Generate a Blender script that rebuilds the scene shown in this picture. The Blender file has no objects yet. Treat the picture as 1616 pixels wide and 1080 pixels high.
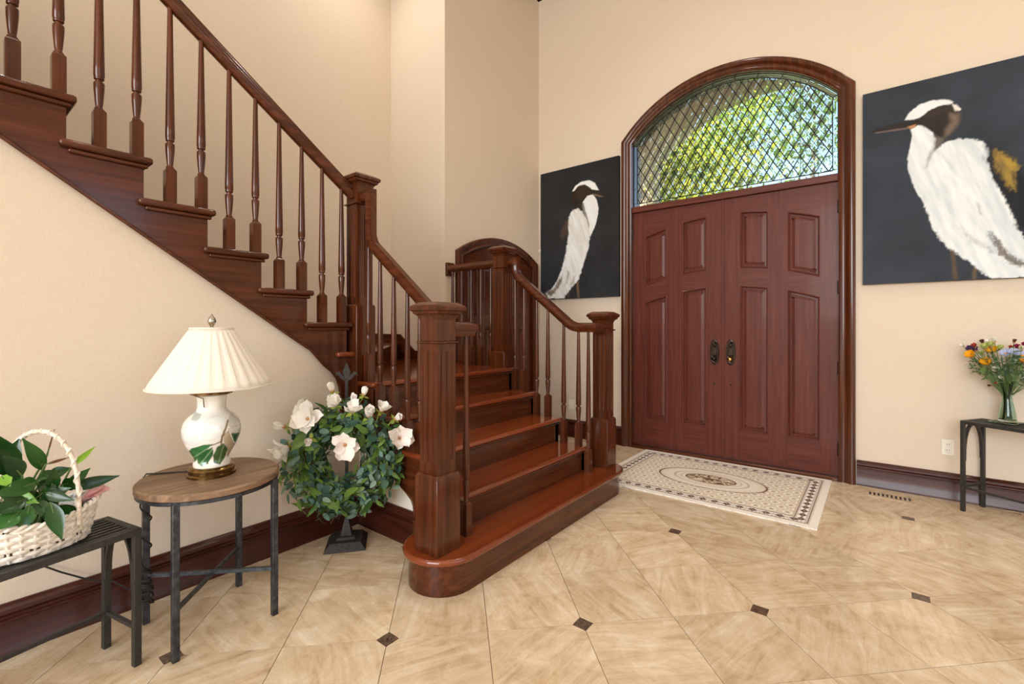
import bpy, bmesh, math, random
import numpy as np
from mathutils import Matrix, Vector
random.seed(7); RNG = np.random.default_rng(11)
SC = bpy.context.scene; COL = SC.collection
PI = math.pi; R = math.radians

# ------------------------------------------------------------------ camera, world, sun, window light, exposure
F_PX, HOR, CX, CAM_H, YAW = 736.0, 517.0, 808.0, 1.27, R(38.1)
cam = bpy.data.cameras.new('camera'); cam.sensor_width = 36.0; cam.lens = F_PX / 1616 * 36.0
cam.shift_y = -(540.0 - HOR) / 1616; cam.clip_start = 0.02
cam_o = bpy.data.objects.new('camera', cam); COL.objects.link(cam_o)
cam_o.location = (0, 0, CAM_H); cam_o.rotation_euler = (PI / 2, 0, YAW); SC.camera = cam_o

world = bpy.data.worlds.new('world'); SC.world = world; world.use_nodes = True
wn = world.node_tree.nodes; wl = world.node_tree.links; bg = wn['Background']
sky = wn.new('ShaderNodeTexSky'); sky.sky_type = 'NISHITA'; sky.sun_disc = False
sky.sun_elevation = R(48); sky.sun_rotation = R(250); sky.air_density = 1.0; sky.dust_density = 1.5; sky.ozone_density = 1.0
wl.new(sky.outputs[0], bg.inputs[0]); bg.inputs[1].default_value = 0.42

def add_light(name, kind, loc, direction, energy, color, size=None, size_y=None, **kw):
    l = bpy.data.lights.new(name, kind); l.energy = energy; l.color = color
    if kind == 'AREA':
        l.shape = 'RECTANGLE'; l.size = size; l.size_y = size_y
    for k, v in kw.items(): setattr(l, k, v)
    o = bpy.data.objects.new(name, l); COL.objects.link(o); o.location = loc
    o.rotation_euler = Vector(direction).to_track_quat('-Z', 'Y').to_euler()
    return o
add_light('sun', 'SUN', (-8, -2, 12), (0.72, 0.42, -0.72), 17.0, (1.0, 0.94, 0.84), angle=R(0.6))
# daylight entering by the tall windows behind and beside the camera
add_light('south_window_daylight', 'AREA', (1.2, -7.4, 3.2), (0, 1, -0.02), 600, (0.96, 0.985, 1.0), 5.6, 3.4)
add_light('east_window_daylight', 'AREA', (6.35, 0.2, 2.3), (-1, 0, -0.05), 14, (0.97, 0.985, 1.0), 5.0, 3.2)
SC.view_settings.view_transform = 'Standard'; SC.view_settings.look = 'None'
SC.view_settings.gamma = 1.0; SC.view_settings.use_curve_mapping = False
SC.view_settings.exposure = 0.22
SC.cycles.use_denoising = True
SC.cycles.max_bounces = 10; SC.cycles.diffuse_bounces = 5; SC.cycles.glossy_bounces = 4
SC.cycles.transmission_bounces = 10; SC.cycles.transparent_max_bounces = 12
SC.cycles.caustics_reflective = False; SC.cycles.caustics_refractive = False
SC.cycles.sample_clamp_indirect = 6.0

# ------------------------------------------------------------------ pixel helpers (1616 x 1080 frame)
_c, _s = math.cos(YAW), math.sin(YAW)
def ray(px, py):
    r = (px - CX) / F_PX
    return (r * _c - _s, r * _s + _c, (HOR - py) / F_PX)
def on_y(px, py, y):
    d = ray(px, py); t = y / d[1]; return (d[0] * t, CAM_H + d[2] * t)

# ------------------------------------------------------------------ materials
def lin(c):
    return tuple((v / 255 / 12.92) if v / 255 <= 0.04045 else ((v / 255 + 0.055) / 1.055) ** 2.4 for v in c)
MATS = {}
def base_mat(name, rgb=(128, 128, 128), rough=0.5, metal=0.0, coat=0.0, spec=0.5):
    m = bpy.data.materials.new(name); m.use_nodes = True
    p = m.node_tree.nodes['Principled BSDF']
    p.inputs['Base Color'].default_value = (*lin(rgb), 1); p.inputs['Roughness'].default_value = rough
    p.inputs['Metallic'].default_value = metal; p.inputs['Coat Weight'].default_value = coat
    p.inputs['Coat Roughness'].default_value = 0.08; p.inputs['Specular IOR Level'].default_value = spec
    MATS[name] = m; return m, m.node_tree.nodes, m.node_tree.links, p
def ramp(n, stops):
    r = n.new('ShaderNodeValToRGB'); e = r.color_ramp.elements
    while len(e) < len(stops): e.new(0.5)
    for el, (pos, c) in zip(e, stops): el.position = pos; el.color = (*lin(c), 1)
    return r
def coords(n, l, scale, rand=True, kind='Object'):
    tc = n.new('ShaderNodeTexCoord'); mp = n.new('ShaderNodeMapping'); mp.inputs['Scale'].default_value = scale
    l.new(tc.outputs[kind], mp.inputs['Vector'])
    if rand:
        oi = n.new('ShaderNodeObjectInfo'); mm = n.new('ShaderNodeMath'); mm.operation = 'MULTIPLY'; mm.inputs[1].default_value = 37.0
        l.new(oi.outputs['Random'], mm.inputs[0]); l.new(mm.outputs[0], mp.inputs['Location'])
    return mp
def bump(n, l, src, p, strength, dist=0.002):
    b = n.new('ShaderNodeBump'); b.inputs['Strength'].default_value = strength; b.inputs['Distance'].default_value = dist
    l.new(src, b.inputs['Height']); l.new(b.outputs[0], p.inputs['Normal'])
def wood(name, axis, dark, mid, light, rough=0.22, coat=0.25, fine=1.0, spec=0.4, det=3, dst=0.6, t2f=0.14):
    m, n, l, p = base_mat(name, mid, rough, coat=coat, spec=spec)
    sc = [38.0 * fine] * 3; sc[axis] = 1.6 * fine
    mp = coords(n, l, sc)
    t = n.new('ShaderNodeTexNoise'); t.inputs['Scale'].default_value = 1.0; t.inputs['Detail'].default_value = det; t.inputs['Distortion'].default_value = dst
    l.new(mp.outputs[0], t.inputs['Vector'])
    r = ramp(n, [(0.28, dark), (0.5, mid), (0.74, light)]); l.new(t.outputs['Fac'], r.inputs[0])
    t2 = n.new('ShaderNodeTexNoise'); t2.inputs['Scale'].default_value = 3.0; t2.inputs['Detail'].default_value = 2
    l.new(mp.outputs[0], t2.inputs['Vector'])
    mx = n.new('ShaderNodeMix'); mx.data_type = 'RGBA'; mx.blend_type = 'MULTIPLY'; mx.inputs['Factor'].default_value = t2f
    r2 = ramp(n, [(0.35, (150, 140, 135)), (0.6, (255, 255, 255))]); l.new(t2.outputs['Fac'], r2.inputs[0])
    l.new(r.outputs[0], mx.inputs['A']); l.new(r2.outputs[0], mx.inputs['B']); l.new(mx.outputs['Result'], p.inputs['Base Color'])
    return m
WD = ((62, 29, 13), (79, 38, 18), (96, 50, 26))
for ax, nm in enumerate('xyz'):
    wood('wood_' + nm, ax, *WD, rough=0.2, coat=0.2, spec=0.3)
for ax, nm in enumerate('xy'): wood('base_wood_' + nm, ax, (52, 22, 13), (66, 29, 18), (82, 38, 24), rough=0.3, coat=0.08, spec=0.3)  # same wood as the stairs; the baseboards' shade is put into this darker colour
wood('tread_wood', 1, (106, 47, 21), (118, 54, 25), (130, 62, 30), rough=0.15, coat=0.5, fine=0.3, det=0, dst=0.0, t2f=0.0)
wood('door_wood', 2, (82, 38, 28), (93, 45, 34), (104, 53, 41), rough=0.42, coat=0.06, spec=0.25)
wood('door_wood_x', 0, (82, 38, 28), (93, 45, 34), (104, 53, 41), rough=0.42, coat=0.06, spec=0.25)
wood('table_wood', 1, (104, 80, 60), (132, 104, 80), (156, 128, 102), rough=0.5, coat=0.0)
wood('table_wood_edge', 1, (104, 84, 66), (132, 108, 86), (150, 126, 102), rough=0.55, coat=0.0)

def wall_material():
    m, n, l, p = base_mat('wall_paper', (224, 205, 182), 0.75, spec=0.25)
    mp = coords(n, l, (1, 1, 1), False)
    a = n.new('ShaderNodeTexNoise'); a.inputs['Scale'].default_value = 1.0; a.inputs['Detail'].default_value = 4
    m2 = n.new('ShaderNodeMapping'); m2.inputs['Scale'].default_value = (420, 420, 30); l.new(mp.outputs[0], m2.inputs['Vector']); l.new(m2.outputs[0], a.inputs['Vector'])
    b = n.new('ShaderNodeTexNoise'); b.inputs['Scale'].default_value = 1.0; b.inputs['Detail'].default_value = 4
    m3 = n.new('ShaderNodeMapping'); m3.inputs['Scale'].default_value = (25, 25, 420); l.new(mp.outputs[0], m3.inputs['Vector']); l.new(m3.outputs[0], b.inputs['Vector'])
    ad = n.new('ShaderNodeMath'); ad.operation = 'ADD'; l.new(a.outputs['Fac'], ad.inputs[0]); l.new(b.outputs['Fac'], ad.inputs[1])
    r = ramp(n, [(0.35, (213, 197, 178)), (0.65, (220, 206, 188))])
    hf = n.new('ShaderNodeMath'); hf.operation = 'MULTIPLY'; hf.inputs[1].default_value = 0.5; l.new(ad.outputs[0], hf.inputs[0]); l.new(hf.outputs[0], r.inputs[0])
    l.new(r.outputs[0], p.inputs['Base Color']); bump(n, l, hf.outputs[0], p, 0.08, 0.001)
wall_material()
base_mat('ceiling_paint', (238, 232, 222), 0.8)
base_mat('white_plaster', (232, 224, 212), 0.7)

def tile_material():
    m, n, l, p = base_mat('travertine', (208, 178, 140), 0.2, spec=0.45)
    tc = n.new('ShaderNodeTexCoord'); oi = n.new('ShaderNodeObjectInfo')
    vr = n.new('ShaderNodeVectorRotate'); vr.rotation_type = 'Z_AXIS'; l.new(tc.outputs['Object'], vr.inputs['Vector'])
    ml = n.new('ShaderNodeMath'); ml.operation = 'MULTIPLY'; ml.inputs[1].default_value = 25.0; l.new(oi.outputs['Random'], ml.inputs[0]); l.new(ml.outputs[0], vr.inputs['Angle'])
    mp = n.new('ShaderNodeMapping'); mp.inputs['Scale'].default_value = (2.4, 15.0, 1); l.new(vr.outputs[0], mp.inputs['Vector'])
    mo = n.new('ShaderNodeMath'); mo.operation = 'MULTIPLY'; mo.inputs[1].default_value = 91.0; l.new(oi.outputs['Random'], mo.inputs[0]); l.new(mo.outputs[0], mp.inputs['Location'])
    t = n.new('ShaderNodeTexNoise'); t.inputs['Scale'].default_value = 1.0; t.inputs['Detail'].default_value = 9; t.inputs['Roughness'].default_value = 0.66; t.inputs['Distortion'].default_value = 1.2
    l.new(mp.outputs[0], t.inputs['Vector'])
    cl = n.new('ShaderNodeTexNoise'); cl.inputs['Scale'].default_value = 7.0; cl.inputs['Detail'].default_value = 10; cl.inputs['Roughness'].default_value = 0.68; cl.inputs['Distortion'].default_value = 0.8
    m5 = n.new('ShaderNodeMapping'); l.new(vr.outputs[0], m5.inputs['Vector']); l.new(mo.outputs[0], m5.inputs['Location']); l.new(m5.outputs[0], cl.inputs['Vector'])
    mf = n.new('ShaderNodeMix'); mf.data_type = 'FLOAT'; mf.inputs['Factor'].default_value = 0.5; l.new(t.outputs['Fac'], mf.inputs['A']); l.new(cl.outputs['Fac'], mf.inputs['B'])
    r = ramp(n, [(0.34, (180, 152, 118)), (0.45, (203, 179, 147)), (0.54, (217, 197, 168)), (0.66, (232, 219, 199))]); l.new(mf.outputs['Result'], r.inputs[0])
    v = n.new('ShaderNodeTexNoise'); v.inputs['Scale'].default_value = 2.4; v.inputs['Detail'].default_value = 10; v.inputs['Distortion'].default_value = 2.2; l.new(mp.outputs[0], v.inputs['Vector'])
    rv = ramp(n, [(0.47, (255, 255, 255)), (0.5, (214, 196, 174)), (0.53, (255, 255, 255))]); l.new(v.outputs['Fac'], rv.inputs[0])
    mx = n.new('ShaderNodeMix'); mx.data_type = 'RGBA'; mx.blend_type = 'MULTIPLY'; mx.inputs['Factor'].default_value = 0.12
    l.new(r.outputs[0], mx.inputs['A']); l.new(rv.outputs[0], mx.inputs['B'])
    hs = n.new('ShaderNodeHueSaturation'); vv = n.new('ShaderNodeMapRange'); vv.inputs['To Min'].default_value = 0.93; vv.inputs['To Max'].default_value = 1.06
    wn_ = n.new('ShaderNodeTexWhiteNoise'); wn_.noise_dimensions = '1D'; l.new(oi.outputs['Random'], wn_.inputs['W']); l.new(wn_.outputs['Value'], vv.inputs['Value'])
    l.new(vv.outputs[0], hs.inputs['Value']); l.new(mx.outputs['Result'], hs.inputs['Color']); l.new(hs.outputs[0], p.inputs['Base Color'])
    bump(n, l, t.outputs['Fac'], p, 0.03, 0.002)
tile_material()
base_mat('grout', (176, 152, 122), 0.85)
def speckled(name, stops, scale, rough, bstr=0.1, metal=0.0, dist=0.002, det=5):
    m, n, l, p = base_mat(name, stops[0][1], rough, metal)
    mp = coords(n, l, (scale,) * 3); t = n.new('ShaderNodeTexNoise'); t.inputs['Scale'].default_value = 1.0; t.inputs['Detail'].default_value = det
    l.new(mp.outputs[0], t.inputs['Vector']); r = ramp(n, stops); l.new(t.outputs['Fac'], r.inputs[0]); l.new(r.outputs[0], p.inputs['Base Color'])
    bump(n, l, t.outputs['Fac'], p, bstr, dist); return m
speckled('inset_stone', [(0.35, (58, 44, 36)), (0.6, (110, 88, 72))], 90, 0.3)
speckled('iron_dark', [(0.35, (36, 35, 33)), (0.65, (52, 51, 48))], 60, 0.5, 0.1)
speckled('iron_blue', [(0.3, (48, 51, 55)), (0.6, (74, 78, 83)), (0.8, (104, 107, 110))], 45, 0.38, 0.15, 0.7)
speckled('stand_black', [(0.35, (34, 31, 30)), (0.65, (56, 51, 48))], 50, 0.55)
speckled('bronze', [(0.35, (44, 34, 28)), (0.65, (86, 70, 58))], 80, 0.35, 0.1, 0.8)
speckled('hinge_black', [(0.4, (26, 22, 20)), (0.7, (48, 40, 36))], 80, 0.45, 0.1, 0.6)
speckled('antique_brass', [(0.35, (96, 72, 40)), (0.65, (150, 122, 78))], 30, 0.22, 0.03, 1.0)
base_mat('polished_brass', (214, 160, 84), 0.2, 1.0)
base_mat('nickel', (190, 184, 174), 0.22, 1.0)
base_mat('cord_black', (26, 24, 24), 0.45)
base_mat('plastic_white', (232, 226, 214), 0.4)
base_mat('plastic_dark', (60, 54, 48), 0.6)
base_mat('lead', (34, 36, 36), 0.4, 0.6)
speckled('wicker', [(0.3, (214, 204, 190)), (0.55, (238, 232, 222)), (0.8, (250, 247, 242))], 55, 0.6, 0.4, 0, 0.003)
speckled('wicker_handle', [(0.3, (208, 192, 170)), (0.55, (234, 224, 210)), (0.8, (248, 244, 236))], 70, 0.6, 0.4, 0, 0.003)
speckled('soil', [(0.35, (34, 26, 20)), (0.65, (74, 58, 44))], 70, 0.95, 0.8, 0, 0.01)
speckled('bark', [(0.35, (62, 50, 40)), (0.65, (104, 88, 72))], 12, 0.9, 0.6, 0, 0.02)
speckled('lawn', [(0.35, (92, 104, 72)), (0.65, (124, 130, 96))], 6, 0.95)
base_mat('porch_plaster', (190, 172, 148), 0.8)
base_mat('paper_stem', (92, 120, 60), 0.6)

def leafy(name, c1, c2, rough=0.4, trans=0.25, scale=9.0, spec=0.5):
    m, n, l, p = base_mat(name, c1, rough, spec=spec)
    oi = n.new('ShaderNodeObjectInfo'); tc = n.new('ShaderNodeTexCoord'); t = n.new('ShaderNodeTexNoise'); t.inputs['Scale'].default_value = scale
    l.new(tc.outputs['Object'], t.inputs['Vector'])
    ad = n.new('ShaderNodeMath'); ad.operation = 'ADD'; l.new(oi.outputs['Random'], ad.inputs[0]); l.new(t.outputs['Fac'], ad.inputs[1])
    hf = n.new('ShaderNodeMath'); hf.operation = 'MULTIPLY'; hf.inputs[1].default_value = 0.5; l.new(ad.outputs[0], hf.inputs[0])
    r = ramp(n, [(0.25, c1), (0.75, c2)]); l.new(hf.outputs[0], r.inputs[0]); l.new(r.outputs[0], p.inputs['Base Color'])
    if trans > 0:
        tr = n.new('ShaderNodeBsdfTranslucent'); ms = n.new('ShaderNodeMixShader'); ms.inputs[0].default_value = trans
        l.new(r.outputs[0], tr.inputs[0]); out = n['Material Output']
        l.new(p.outputs[0], ms.inputs[1]); l.new(tr.outputs[0], ms.inputs[2]); l.new(ms.outputs[0], out.inputs[0])
    return m
leafy('lily_leaf', (20, 58, 24), (52, 108, 42), 0.22, 0.12)
leafy('lily_leaf_bright', (110, 170, 50), (150, 200, 70), 0.3, 0.3)
leafy('pink_bract', (244, 186, 194), (252, 220, 222), 0.5, 0.3)
leafy('eucalyptus', (84, 120, 104), (148, 172, 152), 0.5, 0.1)
leafy('eucalyptus_dark', (44, 78, 66), (88, 122, 100), 0.45, 0.1)
leafy('box_leaf', (58, 98, 42), (126, 156, 66), 0.4, 0.15)
leafy('magnolia_white', (244, 238, 228), (252, 249, 244), 0.55, 0.15)
leafy('magnolia_blush', (246, 234, 226), (252, 246, 240), 0.55, 0.15)
leafy('sepal', (150, 170, 70), (176, 190, 90), 0.5, 0.15)
speckled('stamen', [(0.35, (150, 110, 60)), (0.65, (204, 160, 110))], 300, 0.7, 0.5)
leafy('tree_leaf_yellow', (176, 190, 48), (236, 226, 74), 0.5, 0.45, 1.4)
leafy('tree_leaf_green', (70, 110, 34), (158, 186, 62), 0.5, 0.4, 1.4)
leafy('tree_leaf_dark', (44, 76, 40), (110, 140, 60), 0.5, 0.35, 1.4)
for nm, a, b in (('petal_orange', (250, 182, 16), (255, 206, 40)), ('petal_blue', (176, 190, 226), (206, 214, 240)), ('petal_white', (240, 236, 226), (252, 250, 246)),
                 ('petal_magenta', (160, 30, 76), (196, 60, 100)), ('petal_purple', (70, 50, 90), (104, 80, 124)), ('petal_lime', (190, 204, 110), (224, 228, 160)),
                 ('petal_red', (176, 60, 50), (206, 100, 70)), ('petal_cream', (236, 222, 196), (248, 240, 222)), ('petal_brown', (84, 50, 34), (120, 78, 50)), ('filler_leaf', (60, 92, 48), (120, 148, 84)), ('filler_teal', (70, 104, 92), (120, 148, 132))):
    leafy(nm, a, b, 0.6, 0.2)

def glass_mat(name, rgb, rough=0.0, ior=1.47):
    m = bpy.data.materials.new(name); m.use_nodes = True; n = m.node_tree.nodes; l = m.node_tree.links
    n.remove(n['Principled BSDF']); g = n.new('ShaderNodeBsdfGlass'); g.inputs['Color'].default_value = (*lin(rgb), 1)
    g.inputs['Roughness'].default_value = rough; g.inputs['IOR'].default_value = ior
    l.new(g.outputs[0], n['Material Output'].inputs[0]); MATS[name] = m
glass_mat('bevel_glass', (248, 252, 250)); glass_mat('vase_glass', (232, 243, 236), 0.02, 1.42)
def shade_material():
    m, n, l, p = base_mat('lamp_fabric', (250, 246, 238), 0.8)
    tr = n.new('ShaderNodeBsdfTranslucent'); tr.inputs[0].default_value = (*lin((255, 246, 230)), 1); ms = n.new('ShaderNodeMixShader'); ms.inputs[0].default_value = 0.35
    l.new(p.outputs[0], ms.inputs[1]); l.new(tr.outputs[0], ms.inputs[2]); l.new(ms.outputs[0], n['Material Output'].inputs[0])
shade_material()
def attr_mat(name, rough, coat=0.0, bstr=0.0, bscale=400):
    m, n, l, p = base_mat(name, (255, 255, 255), rough, coat=coat, spec=0.5 if coat else 0.2)
    a = n.new('ShaderNodeAttribute'); a.attribute_name = 'paint'; l.new(a.outputs['Color'], p.inputs['Base Color'])
    if bstr:
        mp = coords(n, l, (bscale,) * 3, False); t = n.new('ShaderNodeTexNoise'); t.inputs['Scale'].default_value = 1; l.new(mp.outputs[0], t.inputs['Vector']); bump(n, l, t.outputs['Fac'], p, bstr, 0.001)
    return m
attr_mat('oil_paint', 0.6, 0.0, 0.25, 300); attr_mat('rug_pile', 0.95, 0.0, 0.6, 500); attr_mat('porcelain_print', 0.12, 0.6)
base_mat('canvas_edge', (24, 24, 26), 0.7)
base_mat('porcelain', (240, 238, 230), 0.12, coat=0.6)

# ------------------------------------------------------------------ mesh building
class MB:
    def __init__(s): s.v = []; s.f = []
    def add(s, verts, faces):
        b = len(s.v); s.v += [tuple(v) for v in verts]; s.f += [tuple(i + b for i in f) for f in faces]; return s
    def box(s, x0, x1, y0, y1, z0, z1):
        return s.add([(x0, y0, z0), (x1, y0, z0), (x1, y1, z0), (x0, y1, z0), (x0, y0, z1), (x1, y0, z1), (x1, y1, z1), (x0, y1, z1)],
                     [(0, 3, 2, 1), (4, 5, 6, 7), (0, 1, 5, 4), (1, 2, 6, 5), (2, 3, 7, 6), (3, 0, 4, 7)])
    def prism(s, poly, axis, a, b):
        n = len(poly)
        def P(p, t): return (t, p[0], p[1]) if axis == 0 else (p[0], t, p[1]) if axis == 1 else (p[0], p[1], t)
        return s.add([P(p, a) for p in poly] + [P(p, b) for p in poly],
                     [tuple(range(n - 1, -1, -1)), tuple(range(n, 2 * n))] + [(i, (i + 1) % n, n + (i + 1) % n, n + i) for i in range(n)])
    def loops(s, rings, cap0=True, cap1=True, closed=False):
        n = len(rings[0]); b = len(s.v); k = len(rings)
        for r in rings: s.v += [tuple(p) for p in r]
        for j in range(k if closed else k - 1):
            a0 = b + j * n; a1 = b + ((j + 1) % k) * n
            for i in range(n): s.f.append((a0 + i, a0 + (i + 1) % n, a1 + (i + 1) % n, a1 + i))
        if not closed:
            if cap0: s.f.append(tuple(b + i for i in range(n - 1, -1, -1)))
            if cap1: s.f.append(tuple(b + (k - 1) * n + i for i in range(n)))
        return s
    def lathe(s, prof, n=24, c=(0, 0, 0), cap=True):
        rings = [[(c[0] + r * math.cos(2 * PI * i / n), c[1] + r * math.sin(2 * PI * i / n), c[2] + z) for i in range(n)] for r, z in prof]
        return s.loops(rings, cap, cap)
    def squares(s, prof, c=(0, 0)):      # stacked square sections: (half width, z)
        return s.loops([[(c[0] - a, c[1] - a, z), (c[0] + a, c[1] - a, z), (c[0] + a, c[1] + a, z), (c[0] - a, c[1] + a, z)] for a, z in prof])
    def tube(s, pts, rad, n=8, cap=True):
        pts = [Vector(p) for p in pts]; rings = []; up = None
        for i, p in enumerate(pts):
            t = ((pts[min(i + 1, len(pts) - 1)] - pts[max(i - 1, 0)])).normalized()
            if up is None: up = Vector((0, 0, 1)) if abs(t.z) < 0.9 else Vector((1, 0, 0))
            a = t.cross(up).normalized(); b = a.cross(t).normalized(); up = b
            r = rad[i] if isinstance(rad, (list, tuple)) else rad
            rings.append([p + (a * math.cos(2 * PI * k / n) + b * math.sin(2 * PI * k / n)) * r for k in range(n)])
        return s.loops(rings, cap, cap)
    def bar(s, p0, p1, w, d, up=(0, 0, 1)):     # rectangular bar
        p0, p1 = Vector(p0), Vector(p1); t = (p1 - p0).normalized(); a = t.cross(Vector(up)).normalized(); b = a.cross(t)
        a *= w / 2; b *= d / 2
        return s.loops([[q - a - b, q + a - b, q + a + b, q - a + b] for q in (p0, p1)])
    def sweep(s, prof, pts, up=(0, 0, 1)):
        """profile (side, up) swept along a planar path with mitred joints; 'side' axis is constant = t x up plane normal"""
        pts = [Vector(p) for p in pts]; side = Vector(up); rings = []
        for i, p in enumerate(pts):
            t0 = (p - pts[i - 1]).normalized() if i else None; t1 = (pts[i + 1] - p).normalized() if i < len(pts) - 1 else None
            t0 = t0 or t1; t1 = t1 or t0
            n0 = side.cross(t0).normalized(); n1 = side.cross(t1).normalized(); m = (n0 + n1)
            m = m.normalized() / max(0.3, m.normalized().dot(n0))
            rings.append([p + side * a + m * b for a, b in prof])
        return s.loops(rings)
    def mesh(s, name):
        me = bpy.data.meshes.new(name); me.from_pydata(s.v, [], s.f); me.validate(); me.update()
        bm = bmesh.new(); bm.from_mesh(me); bmesh.ops.recalc_face_normals(bm, faces=bm.faces); bm.to_mesh(me); bm.free()
        return me
    def build(s, name, mat, parent=None, smooth=None, bevel=None, loc=None, seg=2):
        return obj(name, s.mesh(name), mat, parent, smooth, bevel, loc, seg)
OFF = {}
def smooth_mesh(me, ang):
    me.polygons.foreach_set('use_smooth', [True] * len(me.polygons))
    if ang < 179: me.set_sharp_from_angle(angle=R(ang))
def obj(name, me, mat, parent=None, smooth=None, bevel=None, loc=None, seg=2):
    """local=... meshes of things live in the parent's frame; parents listed in WORLD hold parts built in world coordinates"""
    o = bpy.data.objects.new(name, me); COL.objects.link(o)
    if mat and not me.materials: me.materials.append(MATS[mat])
    if smooth: smooth_mesh(me, smooth)
    if parent:
        o.parent = parent
        if parent.get('_w'): o.matrix_parent_inverse = Matrix.Translation(-Vector(parent.location))
    if loc: o.location = loc
    if bevel:
        b = o.modifiers.new('bevel', 'BEVEL'); b.width = bevel; b.segments = seg; b.limit_method = 'ANGLE'; b.angle_limit = R(35)
        smooth_mesh(me, 40)
    return o
WORLD_EMPTIES = []
def thing(name, label, cat, loc=(0, 0, 0), rotz=0.0, group=None, world=False, structure=False):
    o = bpy.data.objects.new(name, None); COL.objects.link(o); o.location = loc; o.rotation_euler = (0, 0, rotz); o.empty_display_size = 0.1
    if structure: o['kind'] = 'structure'
    o['label'] = label
    if cat: o['category'] = cat
    if group: o['group'] = group
    if world: o['_w'] = 1; WORLD_EMPTIES.append(o)
    return o
def tag(o, label, cat, group=None):
    o['label'] = label; o['category'] = cat
    if group: o['group'] = group
    return o
def struct(o, label, cat=None):
    o['kind'] = 'structure'; o['label'] = label
    if cat: o['category'] = cat
    return o
def inst(o, parent, M=None, name=None):
    c = o.copy(); COL.objects.link(c); c.parent = parent
    if M is not None: c.matrix_local = M
    return c

def arc_pts(cx, cz, rad, x0, x1, n):
    return [(x0 + (x1 - x0) * i / n, cz + math.sqrt(max(0, rad * rad - (x0 + (x1 - x0) * i / n - cx) ** 2))) for i in range(n + 1)]
def clip_half(poly, nx, ny, d):          # keep nx*x+ny*y<=d
    out = []
    for i in range(len(poly)):
        p, q = poly[i], poly[(i + 1) % len(poly)]; a = nx * p[0] + ny * p[1] - d; b = nx * q[0] + ny * q[1] - d
        if a <= 0: out.append(p)
        if (a < 0 < b) or (b < 0 < a):
            t = a / (a - b); out.append((p[0] + (q[0] - p[0]) * t, p[1] + (q[1] - p[1]) * t))
    return out
def area(poly):
    return 0.5 * sum(poly[i][0] * poly[(i + 1) % len(poly)][1] - poly[(i + 1) % len(poly)][0] * poly[i][1] for i in range(len(poly)))
def clip_convex(poly, clip):             # clip is counter-clockwise convex
    for i in range(len(clip)):
        if not poly: return poly
        p, q = clip[i], clip[(i + 1) % len(clip)]; nx, ny = q[1] - p[1], -(q[0] - p[0])
        poly = clip_half(poly, nx, ny, nx * p[0] + ny * p[1])
    return poly
def inset(poly, d):                      # convex ccw polygon inset
    out = poly
    n = len(poly)
    for i in range(n):
        p, q = poly[i], poly[(i + 1) % n]; L = math.hypot(q[0] - p[0], q[1] - p[1])
        if L < 1e-6: continue
        nx, ny = (q[1] - p[1]) / L, -(q[0] - p[0]) / L
        out = clip_half(out, nx, ny, nx * p[0] + ny * p[1] - d)
        if len(out) < 3: return []
    return out
def inset_loop(poly, d):                 # same vertex count, mitred (ccw)
    n = len(poly); out = []
    for i in range(n):
        p = Vector(poly[i]); a = (p - Vector(poly[i - 1])).normalized(); b = (Vector(poly[(i + 1) % n]) - p).normalized()
        na = Vector((-a.y, a.x)); nb = Vector((-b.y, b.x)); m = (na + nb).normalized(); m /= max(0.35, m.dot(na))
        out.append((p.x + m.x * d, p.y + m.y * d))
    return out

# ------------------------------------------------------------------ room dimensions (metres)
YN, X1, Y1, X2 = 4.70, -3.27, 3.125, -4.094        # door wall, closet wall, alcove wall, wall behind the upper flight
XW, YS = -2.668, 1.783                             # walls below the two flights
XE, YB, ZC = 6.4, -7.5, 5.45
DCX, ARC_Z, ARC_R = -1.155, 2.445, 1.185           # front door axis, arch centre and inner radius
RISE = 0.186

# ---------------- walls
def arch_outline(cx, half, zc, rad, n=24):
    return arc_pts(cx, zc, rad, cx - half, cx + half, n)
def wall_with_arch(name, axis, a0, a1, face, back, cx, half, zc, rad, label):
    arc = arch_outline(cx, half, zc, rad)
    poly = [(a0, 0), (cx - half, 0)] + arc + [(cx + half, 0), (a1, 0), (a1, ZC), (a0, ZC)]
    return struct(MB().prism(poly, axis, face, back).build(name, 'wall_paper'), label)
wall_with_arch('wall_north', 1, X1, XE, YN, YN + 0.22, DCX, 0.95, ARC_Z, ARC_R + 0.045, 'beige linen-papered wall around the arched double entry door')
CY, CHALF, CARC_Z, CARC_R = 3.955, 0.60, 0.988, 1.16
wall_with_arch('wall_closet', 0, Y1, YN, X1, X1 - 0.2, CY, 0.62, CARC_Z, CARC_R + 0.012, 'beige wall holding the small arched closet door')
struct(MB().box(X2, X1 - 0.2, Y1, Y1 + 0.2, 0, ZC).build('wall_alcove', 'wall_paper'), 'narrow beige wall beside the landing where the stairs turn')
struct(MB().box(X2 - 0.2, X2, YB, Y1 + 0.2, 0, ZC).build('wall_west', 'wall_paper'), 'tall beige wall behind the upper flight of stairs')
# wall below the upper flight, its top edge hidden behind the stringer
st_poly = [(YB, 0), (YS + 0.02, 0), (YS + 0.02, 0.60), (1.66, 0.66), (1.64, 0.95), (1.55, 1.06), (1.42, 1.19), (0.20, 2.04), (-2.05, 3.62), (YB, 3.62)]
struct(MB().prism(st_poly, 0, XW, XW - 0.12).build('wall_under_upper_flight', 'wall_paper'), 'beige wall below the upper flight behind lamp table and plant stand')
lw = [(XW - 0.02, 0), (-1.93, 0), (-1.93, 0.2), (-2.06, 0.22), (-2.12, 0.30), (-2.25, 0.38), (XW - 0.02, 0.66)]
struct(MB().prism(lw, 1, YS, YS + 0.1).build('wall_under_lower_flight', 'white_plaster'), 'small pale wall triangle below the lower flight behind the wreath')
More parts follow.
